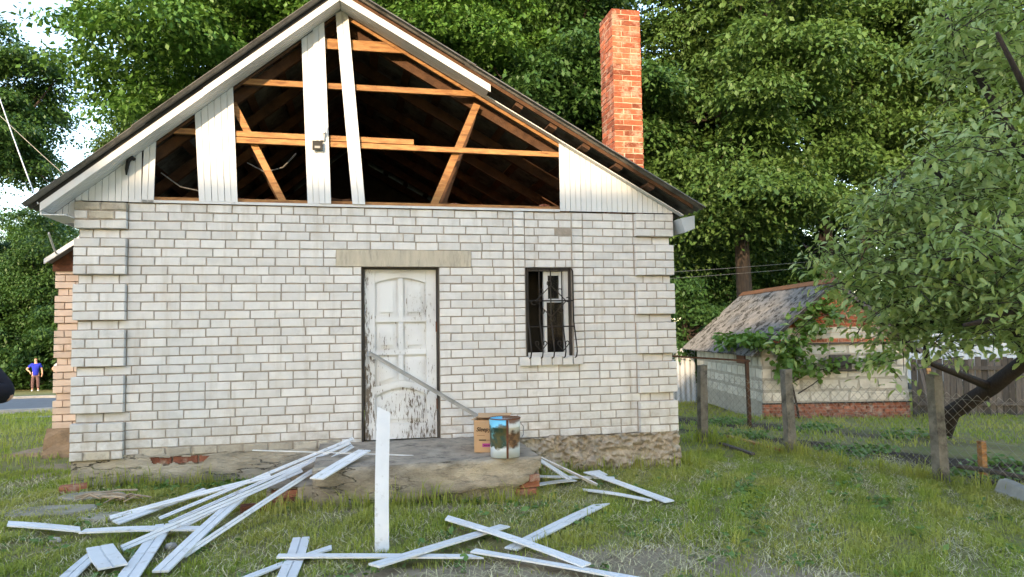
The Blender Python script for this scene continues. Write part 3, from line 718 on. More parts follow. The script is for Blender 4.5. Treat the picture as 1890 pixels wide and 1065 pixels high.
# ------------------------------------------------------------------ doorstep
step = thing('doorstep', 'crumbling concrete doorstep with a lower side step in front of the door', 'doorstep', (3.85, -.7, 0))
sx0, sx1, sy0 = 2.78, 4.965, -1.36; sz = .368
m = MB(); m.box(sx0+.04, sx1-.05, sy0+.09, -.06, -.3, sz-.03); m.build('core', 'rough_render', step)
nxs = 70; vs = []; fs = []                           # front skin with a crumbled lower edge
def lower(x):
    e = .02+.10*max(0, (x-3.55)/1.4)+.025*fbm(x*5, 0, 0)+.02*fbm(x*17, 4, 0)
    return e if x > 3.3 else -.08
for i in range(nxs+1):
    x = sx0+(sx1-sx0)*i/nxs; lo = lower(x)
    if x > 4.82: lo += (x-4.82)*1.1
    for j in range(9):
        t = j/8; z = lo+(sz-lo)*t; bul = .022*fbm(x*2.2, 1, z*6)+.012*fbm(x*9, 2, z*14)
        vs.append((x, sy0-bul+(.012 if j == 8 else 0), z+(.012*fbm(x*3, 8, 0) if j == 8 else 0)))
n = len(vs); vs += [(x, y+.07, z) for x, y, z in vs]
for i in range(nxs):
    for j in range(8): a = i*9+j; fs.append((a, a+9, a+10, a+1)); fs.append((n+a, n+a+1, n+a+10, n+a+9))
    a = i*9; fs.append((a, n+a, n+a+9, a+9)); a = i*9+8; fs.append((a, a+9, n+a+9, n+a))
for a in (0, nxs*9):
    for j in range(8): fs.append((a+j, a+j+1, n+a+j+1, n+a+j))
m = MB(); m.v = vs; m.f = fs; o = m.build('front_face', 'step_concrete', step, True); recalc(o.data)
vs = []; fs = []; NX, NY = 44, 26
for i in range(NX+1):
    for j in range(NY+1):
        x = sx0+.01+(sx1-sx0-.02)*i/NX; y = sy0+.02+(-.03-sy0)*j/NY
        vs.append((x, y, sz+.028*(y-sy0)/1.3+.012*fbm(x*2.5, y*2.5, 0)+.006*fbm(x*9, y*9, 5)-(.012 if j == 0 else 0)))
for i in range(NX):
    for j in range(NY): a = i*(NY+1)+j; fs.append((a, a+NY+1, a+NY+2, a+1))
m = MB(); m.v = vs; m.f = fs; m.build('tread', 'step_top', step, True)
m = MB(); m.box(sx1-.07, sx1-.004, sy0+.075, -.05, .14, sz-.012); m.build('end_face', 'step_concrete', step)
for (a, b, y, z, rz) in ((4.76, 4.95, sy0+.03, .07, .1), (4.72, 4.93, sy0+.04, -.01, -.05), (4.86, 4.99, sy0+.2, .03, .3), (4.83, 4.94, sy0-.01, .135, .2)):
    m = MB(); m.box(a, b, y, y+.12, z, z+.065); o = m.build('brick', 'old_red_brick', step); o.rotation_euler.z = rz
ls = MB(); nn = 12; vs = []; fs = []
lx0, lx1, ly0, ly1, lz = 2.37, 2.785, -1.18, -.25, .185
for i in range(nn+1):
    for j in range(nn+1):
        x = lx0+(lx1-lx0)*i/nn; y = ly0+(ly1-ly0)*j/nn; vs.append((x, y, lz+.015*fbm(x*6, y*4, 2)))
for i in range(nn):
    for j in range(nn): a = i*(nn+1)+j; fs.append((a, a+nn+1, a+nn+2, a+1))
m = MB(); m.v = vs; m.f = fs; m.build('lower_tread', 'step_top', step, True)
m = MB(); m.box(lx0+.03, lx1-.01, ly0+.06, ly1, -.3, lz-.02); m.box(lx0+.27, lx1-.0, ly0-.01, ly0+.055, -.3, lz-.005); m.build('lower_core', 'rough_render', step)
for (z, a, b) in ((.085, 2.40, 2.635), (.01, 2.41, 2.51), (.01, 2.52, 2.63)):
    m = MB(); m.box(a, b, ly0+.01, ly0+.12, z, z+.068); m.build('brick', 'old_red_brick', step)
m = MB(); m.box(2.36, 2.40, ly0-.02, ly0+.3, -.2, .165); m.build('lower_side', 'step_concrete', step)
m = MB(); m.hexa([(2.55, -.9, .19), (3.1, -.75, .19), (3.1, -.25, .22), (2.6, -.25, .22), (2.55, -.9, .265), (3.1, -.75, .33), (3.1, -.25, .345), (2.6, -.25, .29)]); m.build('broken_corner', 'step_top', step)
# ------------------------------------------------------------------ white planks
PLK = []
PVC = 'strips of white boarding thrown on the ground'
def plank(a, b, w, label, sk0=0., sk1=0., tilt=0., mat='white_pvc', th=.012, name='white_plank', flat=True):
    a, b = Vector(a), Vector(b); w *= 1.08; PLK.append((a, b, w)); d = (b-a).normalized(); up = V(0, 0, 1) if abs(d.z) < .8 else V(0, -1, 0)
    sd = d.cross(up).normalized(); nn_ = sd.cross(d).normalized()
    if tilt: R_ = Matrix.Rotation(tilt, 3, d); sd = R_ @ sd; nn_ = R_ @ nn_
    pr = [(px-w/2, py) for px, py in (prof(w, th) if flat else [(0, 0), (0, th), (w, th), (w, 0)])]; lo = [a+sd*px+nn_*py+d*sk0*px for px, py in pr]; hi = [b+sd*px+nn_*py+d*sk1*px for px, py in pr]
    n = len(pr); m = MB(); ns = 8; b1, b2, tw_ = rnd.uniform(.002, .010), rnd.uniform(-.012, .012), rnd.uniform(-.1, .1)
    vs = []
    for k in range(ns+1):
        t = k/ns; off = nn_*(b1*math.sin(PI*t))+sd*(b2*math.sin(PI*t))
        for i in range(n): vs.append(lo[i].lerp(hi[i], t)+off+nn_*(pr[i][0]*tw_*math.sin(PI*t)))
    m.add(vs, [tuple(range(n))[::-1], tuple(range(ns*n, ns*n+n))]+[(k*n+i, k*n+(i+1) % n, k*n+n+(i+1) % n, k*n+n+i) for k in range(ns) for i in range(n)])
    o = m.build(name, mat); recalc(o.data); return tag(o, label, 'plank', PVC)
def gp(p0, p1, w, label, z0=.03, z1=.03, **k): return plank(GT(*p0, z0), GT(*p1, z1), w, label, **k)
gp((14, 968), (148, 979), .10, 'white plank at the far left lying on the lawn, outermost one', sk0=.9, sk1=1.0, z0=.05, z1=.05)
gp((152, 982), (366, 977), .10, 'white plank lying level across the lower left, end to end with the leftmost', z0=.05, z1=.06)
gp((184, 1010), (209, 1048), .16, 'short wide white plank offcut at the lower left', z0=.06, z1=.05)
gp((192, 1010), (112, 1080), .10, 'white plank running out of the bottom left under the short offcut', z0=.04)
gp((304, 969), (230, 1076), .13, 'broad grooved white plank crossing under the level plank at lower left', z0=.025)
S1 = lambda u, v: atY(u, v, -.55)
plank(GT(224, 1013, .04), atY(556, 868, -.95), .045, 'thin white lath on edge, lowest tip of the bundle at the left', tilt=.9)
plank(GT(296, 1057, .03), GT(456, 909, .16), .10, 'wide white plank reaching nearest the camera from the bundle', th=.014)
plank(GT(338, 1027, .03), atY(650, 824, -.40), .04, 'long white plank under the wide one, rising to the doorstep', tilt=.7)
gp((213, 966), (380, 905), .07, 'white plank nearest the wall, crossing over another left of the bundle', z0=.05, z1=.08, tilt=.3)
plank(GT(203, 957, .03), atY(500, 880, -1.0), .06, 'white plank with split tip under the one nearest the wall', tilt=.3)
plank(GT(294, 958, .04), atY(652, 810, -.30), .03, 'uppermost thin white plank of the bundle on the doorstep', tilt=.6)
plank(GT(312, 966, .03), atY(646, 818, -.45), .03, 'second thin white plank of the bundle leaning on the doorstep', tilt=.6)
plank(GT(330, 978, .03), atY(606, 838, -.62), .026, 'short-reaching white plank in the middle of the bundle', tilt=.6)
plank(atY(584, 885, -1.60), atY(673, 838, -.95)+V(0, 0, .03), .13, 'single grooved white plank lying over the left doorstep edge')
plank(atY(466, 832, -.75), atY(845, 847, -1.0)+V(0, 0, .01), .018, 'long thin white lath lying across the doorstep', th=.01)
a = GT(705, 1024, -.02); plank(a, P(708, 757, (Vector(a)-Vector(CAM)).dot(Vector(AF))+.52), .098, 'white plank standing upright in the grass before the doorstep', sk1=-.5, sk0=0, flat=False)
gp((556, 994), (524, 1078), .115, 'grooved white plank at the bottom centre under the long level one', z0=.03)
gp((512, 1028), (881, 1029), .068, 'long level white plank at the bottom below the upright plank', z0=.06, z1=.04, sk1=1.2)
gp((612, 1012), (445, 1073), .07, 'white plank with pointed end under the crossed pair at bottom centre', z0=.02, z1=.02, sk0=-1.)
gp((690, 1046), (932, 972), .10, 'white plank slanting up right, its lower end over the long level one', z0=.075, z1=.04)
gp((824, 957), (1083, 1045), .085, 'white plank slanting down right across two others', z0=.07, z1=.06, sk0=.8)
gp((943, 1015), (1110, 932), .105, 'wide white plank with slant-cut upper end right of the doorstep', z0=.03, z1=.04, sk1=1.1)
gp((873, 1018), (1180, 1072), .075, 'white plank leaving the picture at the bottom right of centre', z0=.05)
gp((1085, 872), (1236, 927), .11, 'white plank farthest right, pointing away from the doorstep', z0=.09, z1=.03)
gp((1076, 905), (1200, 925), .055, 'narrow white plank touching the farthest right plank', z0=.02, z1=.05, sk0=1.2)
gp((985, 897), (1060, 887), .09, 'short white piece sticking out low from behind the doorstep end', z0=.03)
gp((960, 880), (1134, 883), .075, 'white plank lying level behind the right end of the doorstep', z0=.05, z1=.04)
plank(atY(970, 836, -.6), GT(1052, 886, .09), .10, 'white plank leaning on the right end of the doorstep')
plank(atY(958, 829, -.5), GT(1102, 896, .03), .035, 'dark edged narrow strip leaning at the right end of the doorstep', tilt=-1.)
gp((1100, 870), (1115, 878), .09, 'small white offcut behind the farthest right plank', z0=.05)
# grey profile across the door
m = MB(); m.bar(atY(681, 652, .02), atY(897, 778, -.52), .03, .028); m.bar(atY(681, 648, .016), atY(897, 774, -.524), .034, .006)
tag(m.build('metal_profile', 'profile_grey'), 'grey metal profile leaning from the door down into the carton', 'profile')
# ------------------------------------------------------------------ carton and paint bucket
def on_step(u, v): return G(u, v, sz+.012)
bp = on_step(907, 834); box = thing('cardboard_box', 'brown cardboard carton with black script lettering on the doorstep', 'box', bp)
bx = MB(); ang = -.30; ca, sa = math.cos(ang), math.sin(ang)
def bl(x, y, z): return (bp.x-.175+x*ca-y*sa, bp.y+x*sa+y*ca+.02, bp.z+z)
bw, bd, bh, tk = .36, .36, .325, .006
def panelbox(x0, x1, y0, y1, z0, z1): bx.hexa([bl(*q) for q in ((x0, y0, z0), (x1, y0, z0), (x1, y1, z0), (x0, y1, z0), (x0, y0, z1), (x1, y0, z1), (x1, y1, z1), (x0, y1, z1))])
panelbox(0, bw, 0, tk, 0, bh); panelbox(0, bw, bd-tk, bd, 0, bh); panelbox(0, tk, tk, bd-tk, 0, bh); panelbox(bw-tk, bw, tk, bd-tk, 0, bh); panelbox(tk, bw-tk, tk, bd-tk, .0, tk)
bx.build('carton', 'cardboard', box)
def flap(pts):
    m = MB(); p = [Vector(bl(*q)) for q in pts]; m.hexa([tuple(q) for q in p]+[tuple(q+V(0, 0, .005)) for q in p]); m.build('flap', 'cardboard', box)
flap([(.0, bd, bh), (bw, bd, bh), (bw, bd+.16, bh-.05), (.02, bd+.16, bh-.05)]); flap([(0.02, bd-.18, bh+.005), (bw-.02, bd-.18, bh+.005), (bw, bd-.005, bh+.03), (0, bd-.005, bh+.03)]); flap([(-.03, .02, bh+.0), (.0, .02, bh), (.0, bd, bh), (-.05, bd, bh-.03)])
def decal(x, z, w, h, mat, name='print_patch'):
    m = MB(); m.hexa([bl(*q) for q in ((x, -.0015, z), (x+w, -.0015, z), (x+w, -.0006, z), (x, -.0006, z), (x, -.0015, z+h), (x+w, -.0015, z+h), (x+w, -.0006, z+h), (x, -.0006, z+h))]); return m.build(name, mat, box)
def text(s, x, z, size, mat, shear=0., off=0.):
    cu = bpy.data.curves.new('lettering', 'FONT'); cu.body = s; cu.size = size; cu.shear = shear; cu.offset = off; cu.extrude = .0004
    t = bpy.data.objects.new('lettering_tmp', cu); COL.objects.link(t)
    dg = bpy.context.evaluated_depsgraph_get(); me = bpy.data.meshes.new_from_object(t.evaluated_get(dg)); bpy.data.objects.remove(t)
    me.materials.clear(); me.materials.append(MATS[mat])
    o = link('lettering', me, bl(x, -.004, z), box); o.rotation_euler = (PI/2, 0, ang); return o
text('Sleepy', .022, .215, .058, 'ink', .3, .0012)
decal(.165, .25, .15, .026, 'pink_print'); decal(.085, .055, .10, .036, 'pink_print'); decal(.10, .067, .07, .009, 'ink', 'print_line')
for (x, z, w, h, mt) in ((.175, .222, .10, .010, 'ink'), (.185, .200, .075, .010, 'ink'), (.175, .176, .09, .005, 'brown_ink'), (.03, .170, .08, .004, 'brown_ink'), (.05, .120, .075, .010, 'ink'), (.13, .121, .12, .006, 'brown_ink')):
    decal(x, z, w, h, mt, 'print_line')
kp = on_step(938, 846); R0, KH = .155, .375
bucket = thing('paint_bucket', 'round tin bucket with a worn landscape print and rusty seam', 'bucket', kp)
kc = kp+V(0, R0*.9, 0)
m = MB(); n = 40; rr = [(R0*.93, 0), (R0*.95, .10), (R0*.97, .20), (R0*.975, .285), (R0*1.02, .292), (R0*.98, .30), (R0, KH)]
for r_, z in rr:
    for k in range(n): m.v.append((kc.x+r_*math.cos(2*PI*k/n), kc.y+r_*math.sin(2*PI*k/n), kc.z+z))
for r_, z in ((R0-.004, KH), (R0*.9, .01)):
    for k in range(n): m.v.append((kc.x+r_*math.cos(2*PI*k/n), kc.y+r_*math.sin(2*PI*k/n), kc.z+z))
for i in range(8):
    for k in range(n): a = i*n+k; b = i*n+(k+1) % n; m.f.append((a, b, b+n, a+n))
m.f.append(tuple(range(n))[::-1]); m.f.append(tuple(range(8*n, 9*n)))
m.build('can', 'tin_print', bucket, True)
m = MB(); m.tube([(kc.x+R0*math.cos(2*PI*k/32), kc.y+R0*math.sin(2*PI*k/32), kc.z+KH) for k in range(33)], .005, 6); m.build('rim', 'rust', bucket, True)
m = MB(); a = -1.62; m.hexa([(kc.x+(R0*f+.002)*math.cos(a+s), kc.y+(R0*f+.002)*math.sin(a+s)-e, kc.z+z) for z, f in ((.0, .93), (KH-.005, 1.0)) for s, e in ((-.07, .004), (.07, .004), (.07, 0), (-.07, 0))]); m.build('seam', 'rust', bucket)
m = MB(); m.tube([(kc.x+R0+.002, kc.y, kc.z+KH-.05), (kc.x+R0+.03, kc.y-.02, kc.z+KH-.09), (kc.x+R0+.02, kc.y-.07, kc.z+KH-.16), (kc.x+R0-.01, kc.y-.11, kc.z+KH-.18)], .004, 6); m.build('handle', 'wire', bucket)
# ------------------------------------------------------------------ litter on the lawn
for (u, v, w, l, lab) in ((92, 946, .42, .2, 'large broken concrete slab in the grass left of the house'), (190, 957, .2, .14, 'smaller broken concrete slab right of the large one'), (165, 918, .3, .15, 'grey concrete slab by the corner of the house')):
    c = GT(u, v); m = MB(); n = 11; pts = []
    for k in range(n):
        a = 2*PI*k/n; r = 1+.25*fbm(u+math.cos(a)*1.5, v+math.sin(a)*1.5, 0); pts.append((c.x+w*r*math.cos(a), c.y+l*r*math.sin(a)))
    zz = c.z
    m.add([(x, y, zz-.05) for x, y in pts]+[(x, y, zz+.015) for x, y in pts]+[(c.x+(x-c.x)*.94, c.y+(y-c.y)*.92, zz+.03) for x, y in pts],
          [tuple(range(2*n, 3*n))]+[(i, (i+1) % n, n+(i+1) % n, n+i) for i in range(n)]+[(n+i, n+(i+1) % n, 2*n+(i+1) % n, 2*n+i) for i in range(n)])
    tag(m.build('concrete_slab', 'slab'), lab, 'slab')
m = MB(); c = GT(95, 836); m.hexa([(c.x-.5, c.y-.35, c.z-.05), (c.x+.6, c.y-.4, c.z-.05), (c.x+.6, c.y+.3, c.z-.05), (c.x-.3, c.y+.35, c.z-.05), (c.x-.45, c.y-.3, c.z+.05), (c.x+.6, c.y-.36, c.z+.07), (c.x+.6, c.y+.3, c.z+.07), (c.x-.25, c.y+.3, c.z+.05)])
tag(m.build('concrete_slab', 'brown_plaster'), 'brown paving slab at the foot of the peach annex', 'slab')
tw = GT(212, 932); sp_ = thing('stick_pile', 'small pile of pale dry sticks at the foot of the plinth', 'sticks', tw)
for i in range(18):
    a = rnd.uniform(-.5, .6)+(PI if rnd.random() < .5 else 0); L = rnd.uniform(.12, .34); x, y = tw.x+rnd.uniform(-.27, .27), tw.y+rnd.uniform(-.1, .1); z = tw.z+.05+rnd.uniform(0, .05); b = rnd.uniform(-.06, .06)
    m = MB(); dx, dy = math.cos(a)*L/2, math.sin(a)*L/2
    m.tube([(x-dx, y-dy, z), (x-dy*b*3, y+dx*b*3, z+.03+b*.3), (x+dx, y+dy, z+rnd.uniform(-.02, .03))], [rnd.uniform(.006, .011), .009, .005], 5); m.build('stick', 'twig', sp_)
for (u, v, s, lab) in ((102, 1001, .045, 'pale stone in the grass above the short offcut'), (316, 1012, .05, 'pale stone between the fanned white planks'), (1195, 1012, .02, 'small pale stone on the bare earth at the right')):
    c = GT(u, v); m = MB(); n = 8
    for j in range(5):
        for k in range(n): th = PI*j/4; r = s*(1+.25*fbm(k+u, j, 0)); m.v.append((c.x+r*math.sin(th)*math.cos(2*PI*k/n), c.y+r*math.sin(th)*math.sin(2*PI*k/n), c.z+.01+r*.7*math.cos(th)))
    for j in range(4):
        for k in range(n): m.f.append((j*n+k, j*n+(k+1) % n, (j+1)*n+(k+1) % n, (j+1)*n+k))
    tag(m.build('stone', 'stone', None, True), lab, 'stone')
for (u, v, rz, lab) in ((470, 945, .3, 'dusty red brick in the grass under the plank bundle'), (135, 908, .8, 'piece of red brick at the left plinth corner')):
    c = GT(u, v); m = MB(); m.bar((c.x-.12, c.y, c.z+.03), (c.x+.12, c.y+.05*rz, c.z+.04), .12, .068); tag(m.build('loose_brick', 'old_red_brick'), lab, 'brick')
# ------------------------------------------------------------------ shed
SA = V(12.2, 6.3, -.46); sf = V(.98, -.2, 0).normalized(); sg = V(.2, .98, 0).normalized(); SW, SLn = 3.35, 5.3; SZ0 = -.55; SE = 1.20; SRZ = 2.62
def sp(a, b, z): return (SA.x+sf.x*a+sg.x*b, SA.y+sf.y*a+sg.y*b, z)
shed = thing('shed', 'low outbuilding of whitish blocks with a mossy corrugated roof and vine', 'shed', SA)
def sbox(m, a0, a1, b0, b1, z0, z1): m.hexa([sp(a0, b0, z0), sp(a1, b0, z0), sp(a1, b1, z0), sp(a0, b1, z0), sp(a0, b0, z1), sp(a1, b0, z1), sp(a1, b1, z1), sp(a0, b1, z1)])
m = MB(); sbox(m, .012, SW-.012, .012, SLn, SZ0, SE); core = m.build('wall', 'grey_mortar', shed)
m = MB(); g8 = [(0, SE), (SW, SE), (SW/2, SRZ-.08)]
m.add([sp(a, .012, z) for a, z in g8]+[sp(a, SLn, z) for a, z in g8], [(0, 1, 2), (5, 4, 3), (0, 3, 4, 1), (1, 4, 5, 2), (2, 5, 3, 0)]); gab = m.build('gable', 'lime_joint', shed)
sr = random.Random(5)
def block(par, a0, a1, z0, z1, mat, name, b=0., side=False, jit=.012, d=.1):
    m = MB(); jj = lambda: sr.uniform(-jit, jit); q = []
    for dd in (0., d):
        for (a, z) in ((a0, z0), (a1, z0), (a1, z1), (a0, z1)):
            aa, zz = a+jj(), z+jj()
            if name == 'block': aa += jj()*2; zz += jj()
            q.append(sp(b+dd, aa, zz) if side else sp(aa, b+dd, zz))
    m.add(q, [(0, 1, 2, 3), (7, 6, 5, 4), (0, 4, 5, 1), (1, 5, 6, 2), (2, 6, 7, 3), (3, 7, 4, 0)]); o = m.build(name, mat, par); recalc(o.data)
rows = [(-.12+i*.265, -.12+(i+1)*.265) for i in range(5)]
for i, (z0, z1) in enumerate(rows):
    a = 0 if i % 2 else -.22
    while a < SW-.05:
        a1 = a+.44
        if not (i == 3 and 1.5 < (a+a1)/2 < 2.0): block(core, max(a, 0)+.03, min(a1, SW)-.03, z0+.035, z1-.03, 'foam_block', 'block', 0)
        a = a1
    a = 0 if i % 2 == 0 else -.2
    while a < SLn-.05:
        a1 = a+.42
        if not (i >= 3 and 1.0 < (a+a1)/2 < 1.7): block(core, max(a, 0)+.035, min(a1, SLn)-.035, z0+.04, z1-.035, 'foam_block', 'block', 0, True)
        a = a1
mbr = MB()
for i in range(5):                                   # small plinth bricks joined
    a = 0 if i % 2 else -.12
    while a < SW:
        a1 = a+.26; p0, p1 = max(a, 0)+.008, min(a1, SW)-.008; sbox(mbr, p0, p1, -.035+sr.uniform(-.01, .01), .09, -.50+i*.072+.006, -.50+(i+1)*.072-.004); a = a1
kind(mbr.build('plinth_bricks', 'old_red_brick', core), 'stuff')
m = MB(); sbox(m, -.02, SW+.02, -.07, .0, -.142, -.118); m.build('damp_course', 'tar', shed)
m = MB(); sbox(m, -.05, SW+.05, -.06, .01, SE-.005, SE+.03); m.build('wall_plate', 'grey_wood', shed)
z = SE+.035; i = 0
while z < SRZ-.15:
    h = .085 if not (1 <= i <= 2) else .13; half = (SRZ-.1-z-h)/(SRZ-SE)*SW/2*1.02
    mid = SW/2; a = mid-half; first = True; ww = .26 if h < .1 else .36
    a -= (i % 2)*0
    s_ = .13 if i % 2 else ww
    while a < mid+half-.04:
        a1 = min(a+s_, mid+half); block(gab, a+.008, a1-.008, z+.006, z+h-.006, 'red_brick' if h < .1 else 'foam_block', 'brick', 0, False, .004); a = a1; s_ = ww
    z += h; i += 1
m = MB(); sbox(m, 1.55, 2.05, -.03, .05, .62, .95); m.build('shutter', 'grey_wood', shed); m = MB(); sbox(m, 1.40, 2.15, -.06, .02, .57, .615); m.build('sill', 'grey_wood', shed)
m = MB(); m.hexa([sp(-.03, 1.05, .72), sp(-.03, 1.62, .72), sp(.05, 1.62, .72), sp(.05, 1.05, .72), sp(-.03, 1.05, 1.12), sp(-.03, 1.62, 1.12), sp(.05, 1.62, 1.12), sp(.05, 1.05, 1.12)]); m.build('hatch', 'rust', shed)
sang = math.atan2(SRZ-SE, SW/2); slen = math.hypot(SRZ-SE, SW/2)+.33
me = sheet_mesh('roof_sheet', 1.13, slen/2+.08, 'asbestos_shed', .15, .022)
rz = math.atan2(sf.y, sf.x)
for r in range(2):
    for c in range(6):
        d = r*slen/2; o = link('roof_sheet', me, sp(SW/2+d*math.cos(sang), -.25+c*.985, SRZ-d*math.sin(sang)+.03-r*.006+.012*(c % 2)), shed); o.rotation_euler = (0, sang, rz)
        o = link('roof_sheet', me, sp(SW/2-d*math.cos(sang), -.25+c*.985+1.13, SRZ-d*math.sin(sang)+.03-r*.006+.012*(c % 2)), shed); o.rotation_euler = (0, sang, rz+PI)
m = MB(); m.add([sp(SW/2+a, b, SRZ+z) for b in (-.28, SLn+.6) for a, z in ((-.14, -.04), (0, .075), (.14, -.04), (.14, -.055), (0, .06), (-.14, -.055))], [(0, 1, 7, 6), (1, 2, 8, 7), (3, 4, 10, 9), (4, 5, 11, 10), (0, 5, 4, 1), (1, 4, 3, 2), (6, 7, 10, 11), (7, 8, 9, 10)]); m.build('ridge_cap', 'rust_ridge', shed)
for s in (-1, 1):
    m = MB(); m.bar(sp(SW/2+s*.02, -.22, SRZ-.03), sp(SW/2+s*(SW/2+.22), -.22, SRZ-.03-(SW/2+.2)*math.tan(sang)), .03, .10); m.build('verge_board', 'grey_wood', shed)
# ------------------------------------------------------------------ leaf tools
def leaves(cent, n_per, spread, size, rs, droop=.5, asp=.55, out=None, fold=False):
    """diamond leaves scattered round the clump centres"""
    k = len(cent); N_ = k*n_per
    c = np.repeat(cent, n_per, 0); off = rs.normal(size=(N_, 3))*np.array(spread)/1.6
    ln = size*rs.uniform(.55, 1.3, N_)
    p = c+off; p[:, 2] -= (off[:, 0]**2+off[:, 1]**2)*droop/max(spread[0], .05)*.5
    az = np.arctan2(off[:, 1], off[:, 0])+rs.normal(size=N_)*.8; el = -.25-droop*.5+rs.normal(size=N_)*.45
    t = np.stack([np.cos(az)*np.cos(el), np.sin(az)*np.cos(el), np.sin(el)], 1)
    r = rs.normal(size=(N_, 3)); r[:, 2] *= .4; w = np.cross(t, np.array([0, 0, 1.])+r*.55); w /= np.linalg.norm(w, axis=1, keepdims=True)+1e-9
    L = ln[:, None]; Wd = L*asp*.5
    if not fold:
        v = np.stack([p, p+t*L*.5+w*Wd, p+t*L, p+t*L*.5-w*Wd], 1).reshape(-1, 3); return v, np.arange(N_*4).reshape(-1, 4)
    nn_ = np.cross(w, t); dn = nn_*L*.07; cv = -nn_*L*.10
    v = np.stack([p, p+t*L*.30+w*Wd*.9+dn, p+t*L*.68+w*Wd*.75+dn+cv*.4, p+t*L+cv, p+t*L*.68-w*Wd*.75+dn+cv*.4, p+t*L*.30-w*Wd*.9+dn, p+t*L*.5], 1).reshape(-1, 3)
    b = np.arange(N_)[:, None]*7
    f = np.concatenate([b+np.array([0, 6, 2, 1]), b+np.array([6, 3, 3, 2]), b+np.array([0, 5, 4, 6]), b+np.array([6, 4, 3, 3])], 0)
    q = np.concatenate([b+np.array(x) for x in ([0, 6, 1], [6, 2, 1], [6, 3, 2], [0, 5, 6], [5, 4, 6], [4, 3, 6])], 0)
    return v, q
def crown_centres(rs, rx, ry, rz, nl, nc, lobe):
    out = []
    for _ in range(nl):
        d = rs.normal(size=3); d /= np.linalg.norm(d); d[2] = d[2]*.95; rr_ = rs.uniform(.35, .95)
        lc = d*rr_*np.array([rx, ry, rz]); lr = lobe*rs.uniform(.6, 1.25)
        e = rs.normal(size=(nc, 3)); e /= np.linalg.norm(e, axis=1, keepdims=True); e[:, 2] = np.abs(e[:, 2])*.9-.35
        out.append(lc+e*lr*rs.uniform(.55, 1.05, (nc, 1)))
    return np.concatenate(out, 0)
TREES = {}
def tree_proto(key, rx, ry, rz, mat, seed, nl=26, nc=14, npl=120, leaf=.17, lobe=1.5, clump=.55):
    rs = np.random.RandomState(seed); c = crown_centres(rs, rx, ry, rz, nl, nc, lobe)
    v, f = leaves(c, npl, (clump, clump, clump*.32), leaf, rs, .6)
    me = npmesh('crown', v, f, mat)
    m = MB(); hb = rz+6.
    tp = [(0, 0, -hb), (.1, .05, -hb*.6), (0, .1, -rz*.4), (.1, 0, rz*.5)]; m.tube(tp, [.38, .30, .22, .06], 8)
    for i in range(14):
        a = rs.uniform(0, 2*PI); z0 = rs.uniform(-rz*.8, rz*.3); e = c[rs.randint(len(c))]
        m.tube([(0, .05, z0), (e[0]*.45, e[1]*.45, (z0+e[2])/2+.2), (e[0]*.95, e[1]*.95, e[2])], [.13, .08, .025], 5)
    TREES[key] = (me, m.mesh('trunk', 'trunk_brown', (0, 0, 0)), hb)
def tree(key, pos, label, cat='tree', rz=0., sc=1., group='tall trees behind the houses', name='broadleaf_tree'):
    me, tr, hb = TREES[key]; gz = float(T(pos.x, pos.y)); root = thing(name, label, cat, (pos.x, pos.y, gz), group)
    root.rotation_euler.z = rz
    a = bpy.data.objects.new('crown', me); b = bpy.data.objects.new('trunk', tr)
    for o in (a, b):
        COL.objects.link(o); o.parent = root; o.location = (0, 0, pos.z-gz); o.scale = (sc, sc, sc)
    b.scale = (sc, sc, max(sc, (pos.z-gz+.2)/hb))
tree_proto('maple', 5.0, 4.6, 5.6, 'leaf_warm', 1, 58, 12, 165, .20, 1.5, .68)
tree_proto('linden', 5.0, 4.6, 7.2, 'leaf_olive', 2, 60, 11, 170, .205, 1.6, .74)
tree_proto('dark', 4.6, 4.4, 6.4, 'leaf_dark', 3, 50, 11, 165, .22, 1.6, .72)
tree_proto('bush', 2.4, 2.2, 2.3, 'leaf_dark', 4, 20, 12, 90, .18, .9, .42)
tree('maple', P(425, 70, 24), 'large bright green tree rising behind the left roof slope', rz=.4)
tree('linden', P(330, 265, 30), 'lower tree crown filling in behind the left roof slope', rz=1., sc=.55)
tree('maple', P(560, -30, 31), 'tree top showing at the left of the gable peak behind the large one', rz=2., sc=1.0)
tree('maple', P(840, 40, 27), 'bright green tree right of the gable peak', rz=3.6, sc=.92)
tree('dark', P(1030, 150, 27), 'darker tree directly left of the chimney', rz=1.2, sc=.98)
tree('dark', P(1010, -40, 34), 'high dark tree top behind the bright one left of the chimney', rz=2.6, sc=1.1)
tree('linden', P(1362, 210, 27), 'tallest olive green tree right of the chimney above the shed', rz=.2, sc=1.02)
tree('linden', P(1500, -30, 33), 'highest olive tree top at the upper right', rz=5.4, sc=1.0)
tree('linden', P(1590, 120, 31), 'olive green tree between the tallest one and the apple tree', rz=2.4, sc=1.05)
tree('dark', P(1265, 260, 38), 'dark tree in the gap right of the chimney', rz=.9, sc=1.1)
tree('linden', P(1800, 150, 35), 'far olive tree hidden mostly by the apple tree', rz=4.1, sc=1.1)
tree('dark', P(1690, 380, 36), 'dark tree low behind the shed ridge', rz=4.6, sc=.95)
tree('dark', P(-48, 200, 36), 'dark green tree cut off by the left edge of the picture', rz=.5, sc=.92)
tree('dark', P(30, 540, 46), 'dark tree behind the person in blue beyond the road', rz=2.2, sc=1.05)
tree('dark', P(150, 560, 44), 'dark tree beside the annex roof beyond the road', rz=3.2, sc=.9)
tree('maple', P(60, 455, 60), 'lighter green tree seen far down the street', rz=1.2, sc=.7)
tree('dark', P(1830, 470, 42), 'dark tree behind the board fence at the right', rz=1.9, sc=.9)
tree('dark', P(1960, 480, 40), 'dark tree beyond the right edge behind the apple tree', rz=2.9, sc=.9)
tree('dark', P(1450, 470, 40), 'dark tree in the gap just above the shed ridge', rz=.7, sc=.85)
tree('dark', P(1300, 470, 33), 'dark tree with a bare trunk left above the shed', rz=5.2, sc=.75)
